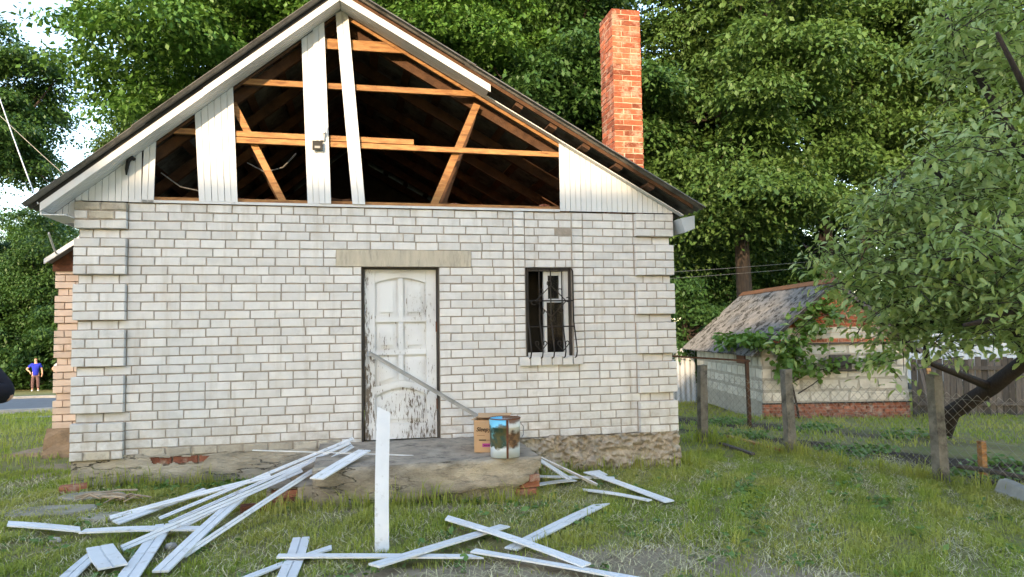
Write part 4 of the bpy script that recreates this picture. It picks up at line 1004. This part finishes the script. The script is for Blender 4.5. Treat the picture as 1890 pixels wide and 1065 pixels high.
for (u, v, d, s, lab) in ((10, 640, 41, 1.25, 'roadside bush at the left edge behind the person in blue'), (80, 655, 42, 1.2, 'roadside bush directly behind the person in blue'), (135, 640, 40, 1.1, 'roadside bush next to the annex wall'), (1270, 610, 24, .8, 'dark bush between the house and the shed'), (1660, 590, 27, .9, 'dark bush behind the shed gable'), (1790, 610, 30, 1.0, 'dark bush behind the board fence'), (1500, 575, 30, .9, 'dark bush behind the shed roof ridge')):
    tree('bush', P(u, v, d), lab, 'bush', rz=u*.1, sc=s, group='roadside bushes', name='bush')
# added unseen behind the camera: a house and trees that block the low sun
nb = thing('neighbouring_house', 'long pale neighbouring house behind the viewer', 'house', (-16, -33, 0))
m = MB(); m.box(-26, -7.2, -38, -28, -.5, 9.9); m.build('wall', 'neighbour_wall', nb)
m = MB(); x0, x1 = -26.6, -6.7; RZ_ = 13.3
m.add([(x0, -38.6, 9.7), (x0, -33, RZ_), (x0, -27.4, 9.7), (x1, -38.6, 9.7), (x1, -33, RZ_), (x1, -27.4, 9.7)], [(0, 1, 2), (5, 4, 3), (0, 3, 4, 1), (1, 4, 5, 2), (0, 2, 5, 3)]); m.build('roof', 'neighbour_roof', nb)
for i in range(6):
    for z in (1.2, 4.6):
        m = MB(); m.box(-24.6+i*2.9, -23.3+i*2.9, -27.99, -27.94, z, z+1.5); m.build('window', 'black', nb)
for i, (x, y) in enumerate(((1.2, -22), (-1, -36), (11, -26), (19, -30), (-31, -33), (-38, -30), (-45, -27))):  # trees added to keep sun off the shed and the road side
    tree('dark', V(x, y, 9.5+(i % 3)*.6), ['tree standing right of the neighbouring house behind the viewer', 'second tree right of the neighbouring house behind the viewer', 'third tree right of the neighbouring house behind the viewer', 'fourth tree right of the neighbouring house behind the viewer', 'tree standing left of the neighbouring house behind the viewer', 'second tree left of the neighbouring house behind the viewer', 'third tree left of the neighbouring house behind the viewer'][i], rz=i, sc=1.15, group='trees behind the viewer')
# ------------------------------------------------------------------ apple tree
ap = GT(1728, 805); apple = thing('apple_tree', 'leaning apple tree with pale green leaves at the right edge', 'tree', ap)
rs = np.random.RandomState(11)
m = MB(); w1 = P(1755, 762, 11.6); w2 = P(1830, 715, 11.0); w3 = P(1900, 660, 10.2); w4 = P(1930, 520, 9.2); w5 = P(1920, 330, 8.6); w6 = P(1900, 120, 8.6)
m.tube([ap+V(0, 0, -.2), w1, w2, w3, w4, w5, w6], [.15, .135, .125, .11, .08, .045, .012], 10)
limbs = [[w2, P(1770, 690, 10.6), P(1712, 668, 10.2), P(1705, 610, 9.6), P(1690, 540, 9.)], [w3, P(1850, 600, 9.4), P(1770, 520, 8.6), P(1680, 460, 8.2), P(1600, 440, 8.)], [w4, P(1850, 450, 8.6), P(1770, 360, 8.2), P(1700, 290, 8.)], [w5, P(1850, 220, 8.4), P(1790, 110, 8.4), P(1740, 20, 8.6)], [w4, P(1900, 560, 7.6), P(1830, 590, 6.8), P(1780, 600, 6.4)], [w5, P(1960, 250, 7.8), P(1900, 180, 7.2), P(1840, 60, 7.)], [w3, P(1850, 560, 8.8), P(1740, 590, 8.2), P(1650, 600, 8.)], [w4, P(1870, 480, 7.4), P(1800, 470, 6.9), P(1740, 480, 6.6)]]
for lb in limbs: m.tube(lb, list(np.linspace(.07, .018, len(lb))), 7)
m.build('trunk', 'bark', apple, True)
ell = [(1790, 440, 8.0, 1.35, 1.35, 1.05), (1880, 400, 7.2, 1.2, 1.2, 1.2), (1900, 200, 8.2, 1.15, 1.3, 1.0), (1865, 540, 7.4, 1.05, 1.2, .70), (1890, 10, 8.4, 1.05, 1.2, .9), (1690, 540, 8.0, .75, .9, .62), (1790, 590, 7.6, .6, .8, .36), (1965, 520, 6.6, 1.1, 1.0, .70), (1740, 330, 8.2, .5, .8, .5), (1800, 70, 8.4, .5, .6, .35), (1625, 460, 8.1, .48, .6, .34), (1650, 390, 8.1, .30, .5, .25)]
cs = []
for (u, v, d, a, b, c) in ell:
    n = int(26+92*a*c); e = rs.normal(size=(n, 3)); e /= np.linalg.norm(e, axis=1, keepdims=True); e *= rs.uniform(.35, 1.03, (n, 1))**.6
    cs.append(np.array(P(u, v, d))+e*np.array([a, b, c]))
for _ in range(70):                                   # long shoots beyond the crown
    u, v, d, a, b, c = ell[rs.randint(len(ell))]; e = rs.normal(size=3); e /= np.linalg.norm(e); e[0] -= .25; e[2] -= .1
    st_ = np.array(P(u, v, d))+e*np.array([a, b, c])*.8; L_ = rs.uniform(.25, .65); dr = e*np.array([1, 1, .6])+np.array([0, 0, -.25])
    cs.append(np.array([st_+dr*L_*t+np.array([0, 0, -.25*L_*t*t]) for t in (.2, .45, .7, .95)]))
cs = np.concatenate(cs, 0)
tm = MB()
for i in range(len(cs)):
    q = Vector(cs[i]); a = rs.uniform(0, 2*PI); d = V(math.cos(a), math.sin(a), -.25+rs.normal()*.35)*.24
    tm.tube([q-d*.9+V(0, 0, -.03), q, q+d*.8], [.006, .004, .002], 4, False)
kind(tm.build('twigs', 'bark', apple), 'stuff')
v, f = leaves(cs, 12, (.18, .18, .12), .11, rs, .45, .46, None, True)
kind(link('foliage', npmesh('foliage', v-np.array(ap), f, 'leaf_apple', True), ap, apple), 'stuff')
# ------------------------------------------------------------------ vine on the shed
vine = thing('grape_vine', 'grape vine climbing over the shed gable and roof edge', 'vine', sp(.75, -.15, -.45))
vo = WO[vine.name]; m = MB()
m.tube([sp(.75, -.15, -.5), sp(.7, -.14, -.1), sp(.62, -.12, .35), sp(.8, -.1, .75), sp(.6, -.1, 1.2), sp(.9, -.2, 1.6)], [.03, .025, .022, .018, .014, .008], 7)
m.tube([sp(.62, -.12, .35), sp(1.1, -.12, .6), sp(1.7, -.1, .68), sp(2.8, -.1, .9)], [.02, .016, .012, .006], 6); m.tube([sp(.75, -.14, .1), sp(1.1, -.13, .3), sp(1.5, -.12, .6)], [.016, .013, .01], 6)
m.build('stem', 'trunk_brown', vine, True)
vc = []
for (a, b, z, sa, sb, sz_, n) in ((.55, -.25, 1.15, .36, .15, .38, 28), (1.0, -.2, 1.65, .35, .12, .3, 22), (1.4, -.18, 2.0, .3, .12, .25, 14), (1.0, -.2, .85, .35, .12, .2, 12), (1.9, -.15, .75, .6, .1, .12, 9), (2.7, -.15, .95, .4, .1, .12, 9), (-.2, .2, 1.38, .28, .7, .1, 22), (-.32, 1.0, 1.30, .2, .7, .1, 18), (-.1, -.1, 1.35, .3, .3, .15, 12), (.55, -.22, .65, .2, .12, .25, 10)):
    for _ in range(n): vc.append(sp(a+rs.normal()*sa*.6, b+rs.normal()*sb*.6, z+rs.normal()*sz_*.6))
v, f = leaves(np.array(vc), 9, (.13, .13, .10), .135, rs, .5, .95, None, True)
kind(link('foliage', npmesh('foliage', v-np.array(vo), f, 'leaf_vine', True), vo, vine), 'stuff')
# ------------------------------------------------------------------ fences
posts = [GT(1297, 816), GT(1460, 838), GT(1738, 890)]
d_ = posts[2]-posts[1]; posts.append(V(posts[2].x+d_.x*.95, posts[2].y+d_.y*1.0, 0)); posts[3].z = float(T(posts[3].x, posts[3].y))
plabs = ['concrete fence post nearest the house corner', 'concrete fence post in front of the shed', 'concrete fence post nearest the apple trunk', 'concrete fence post outside the right edge']
hts = [1.20, 1.20, 1.26, 1.2]
for i, p in enumerate(posts):
    m = MB(); w = .062; lean = [(.03, 0), (-.02, .02), (-.035, 0), (0, 0)][i]; n = 6
    for j in range(n+1):
        z = p.z-.2+(hts[i]+.2)*j/n; t = j/n
        for sx, sy in ((-1, -1), (1, -1), (1, 1), (-1, 1)): m.v.append((p.x+lean[0]*t+sx*w*(1-.1*t)+rnd.uniform(-.004, .004), p.y+lean[1]*t+sy*w+rnd.uniform(-.004, .004), z+(rnd.uniform(-.015, .015) if j == n else 0)))
    for j in range(n):
        for k in range(4): a = j*4+k; b = j*4+(k+1) % 4; m.f.append((a, b, b+4, a+4))
    m.f.append((n*4, n*4+1, n*4+2, n*4+3)); tag(m.build('fence_post', 'post_concrete'), plabs[i], 'post', 'concrete fence posts')
corner = V(7.12, 3.2, float(T(7.12, 3.2)))
spans = [(corner, posts[0], 'chain-link mesh between the house corner and the first post'), (posts[0], posts[1], 'chain-link mesh in front of the shed corner'), (posts[1], posts[2], 'chain-link mesh in front of the vegetable beds'), (posts[2], posts[3], 'chain-link mesh right of the last post before the apple trunk')]
for a, b, lab in spans:
    L = (b-a).length; e = (b-a)/L; e2 = V(e.x, e.y, 0).normalized(); hh = 1.0; pitch = .055; m = MB(); nw = int(L/pitch)
    nseg = int(hh/pitch)
    for i in range(nw):
        pts = []
        for j in range(nseg+1):
            s = (i+((j+i) % 2))*pitch; q = a+(b-a)*min(s/L, 1); sag = .03*math.sin(PI*min(s/L, 1))
            pts.append((q.x+(.004 if j % 2 else -.004), q.y, q.z+.03+j*(pitch*1.05)-sag))
        m.tube(pts, .0026, 3, False)
    for z in (.04, 1.0, .55): m.tube([a+V(0, 0, z), (a+b)/2+V(0, 0, z-.03), b+V(0, 0, z)], .002, 4, False)
    tag(m.build('chain_link_mesh', 'wire'), lab, 'fence', 'chain-link fence spans')
tf = thing('timber_frame', 'thin timber post and rail by the shed near the house corner', 'frame', GT(1384, 790))
p = WO[tf.name]; m = MB(); m.bar(p+V(0, 0, -.1), p+V(-.02, 0, 1.33), .06, .06, up=(0, 1, 0)); m.build('post', 'old_wood', tf)
m = MB(); q = P(1235, 657, (p-Vector(CAM)).dot(Vector(AF))+.6); m.bar(q, p+V(.03, -.05, 1.29), .04, .035); m.build('rail', 'old_wood', tf)
for (a, b, w, lab) in (((1345, 805), (1448, 832), .08, 'weathered board lying inside the fence left of the second post'), ((1330, 818), (1390, 838), .06, 'thin grey lath lying beside the longer garden board')):
    m = MB(); m.bar(GT(*a, .04), GT(*b, .04), w, .03); tag(m.build('garden_board', 'raw_wood' if w > .07 else 'grey_wood'), lab, 'board')
p = GT(1815, 884); m = MB(); m.bar(p+V(0, 0, -.2), p+V(0, 0, .46), .07, .07, up=(0, 1, 0)); tag(m.build('wooden_stake', 'raw_wood'), 'fresh orange wooden stake at the right edge', 'stake')
q = p+V(-.02, -.07, 0)
m = MB(); m.tube([P(1766, 860, 8.5), P(1820, 868, 8.2), P(1905, 884, 7.7)], [.028, .03, .026], 7); tag(m.build('fence_pole', 'grey_wood'), 'weathered pole lying level behind the stake', 'pole')
m = MB(); m.bar(P(1785, 885, 8.3), P(1905, 905, 7.8), .03, .08); tag(m.build('edge_board', 'grey_wood'), 'grey bed edging board below the weathered pole', 'board')
m = MB(); ea, eb = GT(1815, 908), GT(1990, 985); ln_ = (eb-ea).normalized(); nrm = V(-ln_.y, ln_.x, 0); vs = []
for i in range(11):
    for j in range(13):
        t = j/12; q = ea+(eb-ea)*(i/10)+nrm*(.02+.20*t)+V(0, 0, -.06+.24*t+.025*math.sin(t*11)+.006*math.sin(i*1.7)); vs.append(q)
m.v = [tuple(q) for q in vs]+[tuple(q+nrm*.012) for q in vs]; nv = len(vs)
for i in range(10):
    for j in range(12): a = i*13+j; m.f.append((a, a+13, a+14, a+1)); m.f.append((nv+a, nv+a+1, nv+a+14, nv+a+13))
    a = i*13+12; m.f.append((a, a+13, nv+a+13, nv+a))
for j in range(12): m.f.append((j, j+1, nv+j+1, nv+j))
o = m.build('asbestos_sheet', 'kerb', None, False); recalc(o.data); tag(o, 'piece of pale wavy sheet edging the bed at the right edge', 'sheet')
# dark board fence
b0, b1 = V(15.75, 5.75, 0), V(22.5, 3.0, 0); bf = thing('board_fence', 'dark weathered board fence behind the apple trunk', 'fence', (b0.x, b0.y, float(T(b0.x, b0.y))))
L = (b1-b0).length; e = (b1-b0)/L; pn = V(-e.y, e.x, 0)
for i in range(int(L/.135)):
    s = i*.135; q = b0+e*s; z0 = float(T(q.x, q.y)); m = MB(); m.bar(q+V(0, 0, z0-.05), q+e*rnd.uniform(-.01, .01)+V(0, 0, z0+1.30+rnd.uniform(-.04, .03)), .125, .022, up=pn); m.build('board', 'grey_wood', bf)
for z in (.25, 1.05): m = MB(); m.bar(b0-pn*.05+V(0, 0, z-.45), b1-pn*.05+V(0, 0, z-.45), .04, .08); m.build('rail', 'grey_wood', bf)
ps = P(1712, 660, 15.2); 
for i, (du, dt) in enumerate(((0, -26), (8, -20), (16, -30), (24, -12))):
    a = GT(1722+du*1.2, 778); b = P(1700+du+dt*.1, 672+i*4, (a-Vector(CAM)).dot(Vector(AF))+.4); m = MB(); m.bar(a, b, .10, .025, up=(0, 1, 0)); tag(m.build('leaning_board', 'raw_wood' if i == 2 else 'grey_wood'), ['dark board leaning at the right shed corner, outermost left', 'second dark board leaning at the right shed corner', 'orange new board leaning at the right shed corner', 'dark board leaning nearest the board fence'][i], 'board')
# pale metal fence pieces beyond
me = sheet_mesh('metal_sheet', 3.4, 1.7, 'grey_metal', .16, .02)
o = link('metal_sheet_fence', me, P(1285, 738, 22)+V(0, 0, -.1)); o.rotation_euler = (0, -PI/2, PI/2-.2); tag(o, 'pale grey metal sheet fence between house and shed', 'fence')
me = sheet_mesh('metal_sheet', 9, 1.6, 'grey_metal', .16, .02)
o = link('metal_sheet_fence', me, P(1990, 700, 25)+V(0, 0, .1)); o.rotation_euler = (0, -PI/2, PI/2); tag(o, 'pale metal sheet fence showing over the dark board fence', 'fence')
# ------------------------------------------------------------------ wires
def wire(a, b, sag, r, label, name='cable', mat='white_trim'):
    m = MB(); pts = []
    for t in np.linspace(0, 1, 14): q = a.lerp(b, t); q.z -= sag*4*t*(1-t); pts.append(q)
    m.tube(pts, r, 5); tag(m.build(name, mat), label, 'cable')
wire(P(-40, 60, 12), atY(70, 376, -.3), .06, .007, 'thick white cable running down to the left eave')
wire(P(-120, 95, 26), P(150, 350, 26), .1, .012, 'thin dark overhead wire beside the left tree', mat='wire')
wire(P(1190, 505, 17), P(1620, 470, 27), .05, .004, 'upper thin wire behind the house over the shed', mat='wire')
wire(P(1190, 517, 17), P(1620, 480, 27), .05, .004, 'lower thin wire behind the house over the shed', mat='wire')
wire(atY(90, 430, .4), atY(105, 470, 2.2), .02, .012, 'short white cable hanging between eave and annex roof')
# ------------------------------------------------------------------ people
def skin_mesh(name, joints, edges, mat, sub=2):
    me = bpy.data.meshes.new(name); me.from_pydata([j[0] for j in joints], edges, []); o = bpy.data.objects.new(name, me); COL.objects.link(o)
    md = o.modifiers.new('s', 'SKIN'); md.use_smooth_shade = True
    for i, j in enumerate(joints):
        sv = me.skin_vertices[0].data[i]; r = j[1]; sv.radius = (r, r) if isinstance(r, float) else r; sv.use_root = (i == 0)
    sb = o.modifiers.new('d', 'SUBSURF'); sb.levels = sub; sb.render_levels = sub
    dg = bpy.context.evaluated_depsgraph_get(); out = bpy.data.meshes.new_from_object(o.evaluated_get(dg)); bpy.data.objects.remove(o)
    out.materials.clear(); out.materials.append(MATS[mat]); return out
def person(loc, rz, label, shirt, legs, arms, skin_shoes='white_trim', h=1.65, hair='hair'):
    """arms: for each side (elbow, hand) offsets in body space; x right, y back, z up"""
    root = thing('person', label, 'person', loc); root.rotation_euler.z = rz; k = h/1.7
    J = [((0, 0, .95), .12), ((0, 0, 1.12), .125), ((0, 0, 1.34), .14), ((0, 0, 1.47), .055), ((0, -.01, 1.56), .06), ((0, -.02, 1.64), .085), ((0, -.01, 1.71), .06)]
    E = [(0, 1), (1, 2), (2, 3), (3, 4), (4, 5), (5, 6)]
    for s, (el, ha) in zip((-1, 1), arms):
        n = len(J); J += [((s*.18, 0, 1.39), .06), (el, .045), (ha, .03), ((ha[0]-s*.02, ha[1]-.01, ha[2]-.05), .035), ((ha[0]-s*.04, ha[1]-.03, ha[2]-.10), .018)]; E += [(2, n), (n, n+1), (n+1, n+2), (n+2, n+3), (n+3, n+4)]
        for f_ in range(3):
            J.append(((ha[0]-s*(.01+.02*f_), ha[1]+.02-.02*f_, ha[2]-.12), .011)); E.append((n+3, len(J)-1))
    for s in (-1, 1):
        n = len(J); J += [((s*.10, 0, .88), .085), ((s*.12, -.01, .48), .06), ((s*.13, .02, .09), .04), ((s*.14, -.12, .04), .035)]; E += [(0, n), (n, n+1), (n+1, n+2), (n+2, n+3)]
    sc = lambda j: (tuple(c*k for c in j[0]), j[1]*k if isinstance(j[1], float) else j[1])
    def add(nm_, me):
        o = bpy.data.objects.new(nm_, me); COL.objects.link(o); o.parent = root; return o
    add('body', skin_mesh('body', [sc(j) for j in J], E, 'skin'))
    S = [((0, 0, .80), .16), ((0, 0, .93), .165), ((0, 0, 1.12), .16), ((0, 0, 1.34), .17), ((0, 0, 1.44), .08)]; SE_ = [(0, 1), (1, 2), (2, 3), (3, 4)]
    for s, (el, ha) in zip((-1, 1), arms):
        n = len(S); full = shirt == 'dark_cloth'; S += [((s*.18, 0, 1.40), .085), (tuple(np.array(el)*.98+np.array((s*.18, 0, 1.39))*.02), .072 if full else .075)]; SE_ += [(3, n), (n, n+1)]
        if full: S.append((tuple(np.array(ha)*.9+np.array(el)*.1), .05)); SE_.append((n+1, n+2))
        else: S[-1] = (tuple(np.array(el)*.65+np.array((s*.18, 0, 1.39))*.35), .075)
    add('shirt', skin_mesh('shirt', [sc(j) for j in S], SE_, shirt))
    Tn = [((0, 0, .95), .145), ((0, 0, .86), .14)]; TE = [(0, 1)]
    for s in (-1, 1):
        n = len(Tn); Tn += [((s*.10, 0, .82), .105), ((s*.12, -.01, .48), .085), ((s*.13, .02, .13), .07)]; TE += [(1, n), (n, n+1), (n+1, n+2)]
    add('trousers', skin_mesh('trousers', [sc(j) for j in Tn], TE, legs))
    add('hair', skin_mesh('hair', [sc(j) for j in (((0, .03, 1.60), .07), ((0, .02, 1.68), .092), ((0, .0, 1.745), .055))], [(0, 1), (1, 2)], hair, 2))
    for s in (-1, 1): add('shoe', skin_mesh('shoe', [sc(j) for j in (((s*.13, .05, .05), .045), ((s*.135, -.06, .045), .05), ((s*.14, -.15, .035), .035))], [(0, 1), (1, 2)], skin_shoes))
    for s in (-1, 1):
        m = MB(); m.tube([(s*.03*k, -.10*k, 1.645*k), (s*.03*k, -.108*k, 1.645*k)], .011*k, 6); me = m.mesh('eye', 'ink', (0, 0, 0)); add('eye', me)
    m = MB(); m.tube([(0, -.095*k, 1.64*k), (0, -.122*k, 1.61*k)], [.008*k, .015*k], 6); add('nose', m.mesh('nose', 'skin', (0, 0, 0)))
    return root
pw = GT(65, 722)
person(pw, .25, 'person in a bright blue top standing hand on hip beyond the road', 'blue_cloth', 'trousers', (((-.42, .08, 1.17), (-.24, -.06, 1.02)), ((.28, .04, 1.12), (.30, -.04, .86))))
p2 = GT(112, 721); person(p2, .1, 'person mostly hidden behind the annex wall, one elbow showing', 'grey_metal', 'dark_cloth', (((-.42, .06, 1.17), (-.22, -.08, .99)), ((.4, .06, 1.17), (.24, -.06, 1.0))))
pe = P(-103, 735, 4.1); pe.z = float(T(pe.x, pe.y))
person(pe, -.35, 'person in black cut off at the left edge, only a bent elbow showing', 'dark_cloth', 'dark_cloth', (((-.33, .04, 1.15), (-.2, -.25, 1.25)), ((.40, .02, 1.20), (.16, -.24, 1.34))), h=1.75)
# ------------------------------------------------------------------ grass and garden plants
rs = np.random.RandomState(21)
def lnoise(x, y):
    a = lnoise0(x, y); b = lnoise0(x*2.7+5, y*2.9-3); return np.clip(.6*a+.4*b+.35*(b-.5), 0, 1)
def lnoise0(x, y): return .5+.25*np.sin(1.9*x+1.3*np.sin(1.1*y))*np.cos(1.7*y+.8*np.sin(1.4*x))+.25*np.sin(4.3*x-2.9*y+2*np.sin(.9*x))
def blades(n, xr, yr, h, wd, dens, col_mat, name, label_kind='stuff', flat=0., keep=None):
    x = rs.uniform(xr[0], xr[1], n); y = rs.uniform(yr[0], yr[1], n)
    d = (x-CAM[0])*AF[0]+(y-CAM[1])*AF[1]; s = (x-CAM[0])*AR[0]+(y-CAM[1])*AR[1]
    ok = (d > 2.6) & (np.abs(s) < d*.80+.6)
    ok &= ~((x > .25) & (x < 7.15) & (y > -.03) & (y < 7.4)); ok &= ~((x > -.8) & (x < .4) & (y > 2.2) & (y < 5.1))
    ok &= ~((x > sx0-.0) & (x < sx1) & (y > sy0+.0) & (y < 0)); ok &= ~((x > lx0) & (x < lx1) & (y > ly0) & (y < 0))
    for a_, b_, w_ in PLK:
        if a_.z > .6 and b_.z > .6: continue
        vx, vy = b_.x-a_.x, b_.y-a_.y; tt = ((x-a_.x)*vx+(y-a_.y)*vy)/(vx*vx+vy*vy+1e-9)
        hz = a_.z+(b_.z-a_.z)*tt
        ok &= ~((tt > -.01) & (tt < 1.01) & (np.abs((x-a_.x)*vy-(y-a_.y)*vx)/math.hypot(vx, vy) < w_*.5) & (hz < .25) & (rs.uniform(size=n) < .97))
    ok &= (rs.uniform(size=n) < dens(x, y, d))
    x, y, d = x[ok], y[ok], d[ok]; n = len(x)
    z = T(x, y)-.005; ln = lnoise(x, y); hh = h*rs.uniform(.45, 1.25, n)*(.35+1.3*ln)
    az = rs.uniform(0, 2*PI, n); ben = rs.uniform(.15, 1.3, n)+flat
    dx, dy = np.cos(az), np.sin(az); px, py = -dy, dx; w = wd*rs.uniform(.7, 1.4, n)*(1+d*.05)
    base = np.stack([x, y, z], 1); up = np.array([0, 0, 1.]); D = np.stack([dx, dy, 0*dx], 1); S_ = np.stack([px, py, 0*px], 1)*w[:, None]/2
    H_ = hh[:, None]; B = ben[:, None]
    if flat: m1 = base+D*H_*.5+up*(.03+.02*rs.uniform(size=(n, 1))); tp = base+D*H_+up*.012; base = base+up*.012
    else: m1 = base+up*H_*.6+D*H_*B*.25; tp = base+up*H_*(1-.25*B)+D*H_*B*.8
    v = np.stack([base-S_, base+S_, m1+S_*.75, m1-S_*.75, tp], 1).reshape(-1, 3); b = np.arange(n)[:, None]*5
    f = np.concatenate([b+np.array(q) for q in ([0, 1, 2], [0, 2, 3], [3, 2, 4])], 0)
    return kind(link(name, npmesh(name, v, f, col_mat, False), (0, 0, 0)), label_kind)
def dens1(x, y, d):
    b = bare_mask(x, y); g = garden_mask(x, y); rd = (y > 13.2) & (y < 23.5)
    tuft = np.clip(lnoise(x*1.3+3, y*1.3)*1.5-.05, .12, 1)
    return np.clip(1-b*1.05, .03, 1)*np.clip(1-g*1.2, .04, 1)*tuft*(~rd)
blades(420000, (-2.6, 11), (-4.6, 1.2), .05, .0055, dens1, 'grass', 'grass_near')['label'] = 'short green lawn grass around the thrown planks'
o = bpy.data.objects['grass_near']; o['category'] = 'grass'; o.name = 'lawn_grass'
o = blades(110000, (-9, 20), (1.2, 13), .10, .008, dens1, 'grass', 'grass_far'); o['label'] = 'grass beyond the house corners and the fence'; o['category'] = 'grass'; o.name = 'yard_grass'
def edge_d(x, y, d):
    e = np.exp(-((y+.10)/.10)**2)*((x > .3) & (x < 7.1))+np.exp(-((y-sy0+.10)/.10)**2)*((x > 2.3) & (x < 5.1))+np.exp(-((x-7.2)/.12)**2)*(y > -.1)
    for a, b in zip(posts[:-1], posts[1:]):
        vx, vy = b.x-a.x, b.y-a.y; t = np.clip(((x-a.x)*vx+(y-a.y)*vy)/(vx*vx+vy*vy), 0, 1); e = e+.9*np.exp(-((x-a.x-t*vx)**2+(y-a.y-t*vy)**2)/.02)
    return np.clip(e, 0, 1)*.8
o = blades(150000, (.2, 11.5), (-4.5, 4), .20, .006, edge_d, 'grass', 'tall_grass'); o['label'] = 'taller grass growing along the plinth, doorstep and fence'; o['category'] = 'grass'
o = blades(120000, (-1.5, 10.5), (-4.5, 1.), .10, .006, lambda x, y, d: (lnoise0(x*2.3+1, y*2.6) > .80)*(rs.uniform(size=len(x)) < .5)*np.clip(1-bare_mask(x, y)*1.3, 0, 1)*.7, 'grass', 'grass_tufts'); o['label'] = 'taller grass tufts scattered over the lawn'; o['category'] = 'grass'
o = blades(60000, (-2.6, 10.5), (-4.6, .6), .17, .0035, lambda x, y, d: np.clip(lnoise(x*.9, y*1.1+5)*1.4-.35+bare_mask(x, y)*.3, 0, 1), 'straw', 'dry_straw', flat=.1); o['label'] = 'dry mown straw scattered over the lawn'; o['category'] = 'straw'
pc_ = []
for _ in range(2600):
    x, y = rs.uniform(9, 14.5), rs.uniform(-2.5, 6.5)
    if float(garden_mask(np.array([x]), np.array([y]))[0]) > .25 and math.sin((x*.5-y*.9)*3.3) > .25: pc_.append((x, y, float(T(x, y))+.06))
v, f = leaves(np.array(pc_), 7, (.07, .07, .05), .085, rs, .3, .7)
o = kind(link('garden_plants', npmesh('garden_plants', v, f, 'leaf_plant'), (0, 0, 0)), 'stuff'); o['label'] = 'low leafy vegetable plants in the dark garden beds'; o['category'] = 'plants'
wc = []
for _ in range(900):
    x, y = rs.uniform(.3, 9.5), rs.uniform(-4.2, -.3)
    if lnoise(np.array([x*.8]), np.array([y*.8+2]))[0] > .62: wc.append((x, y, float(T(x, y))+.03))
for _ in range(60): wc.append((rs.uniform(.5, 2.4), rs.uniform(-.45, -.12), .08))
v, f = leaves(np.array(wc), 8, (.05, .05, .02), .065, rs, .2, .6)
o = kind(link('lawn_weeds', npmesh('lawn_weeds', v, f, 'leaf_plant'), (0, 0, 0)), 'stuff'); o['label'] = 'broad-leaved weeds between the grass'; o['category'] = 'weeds'
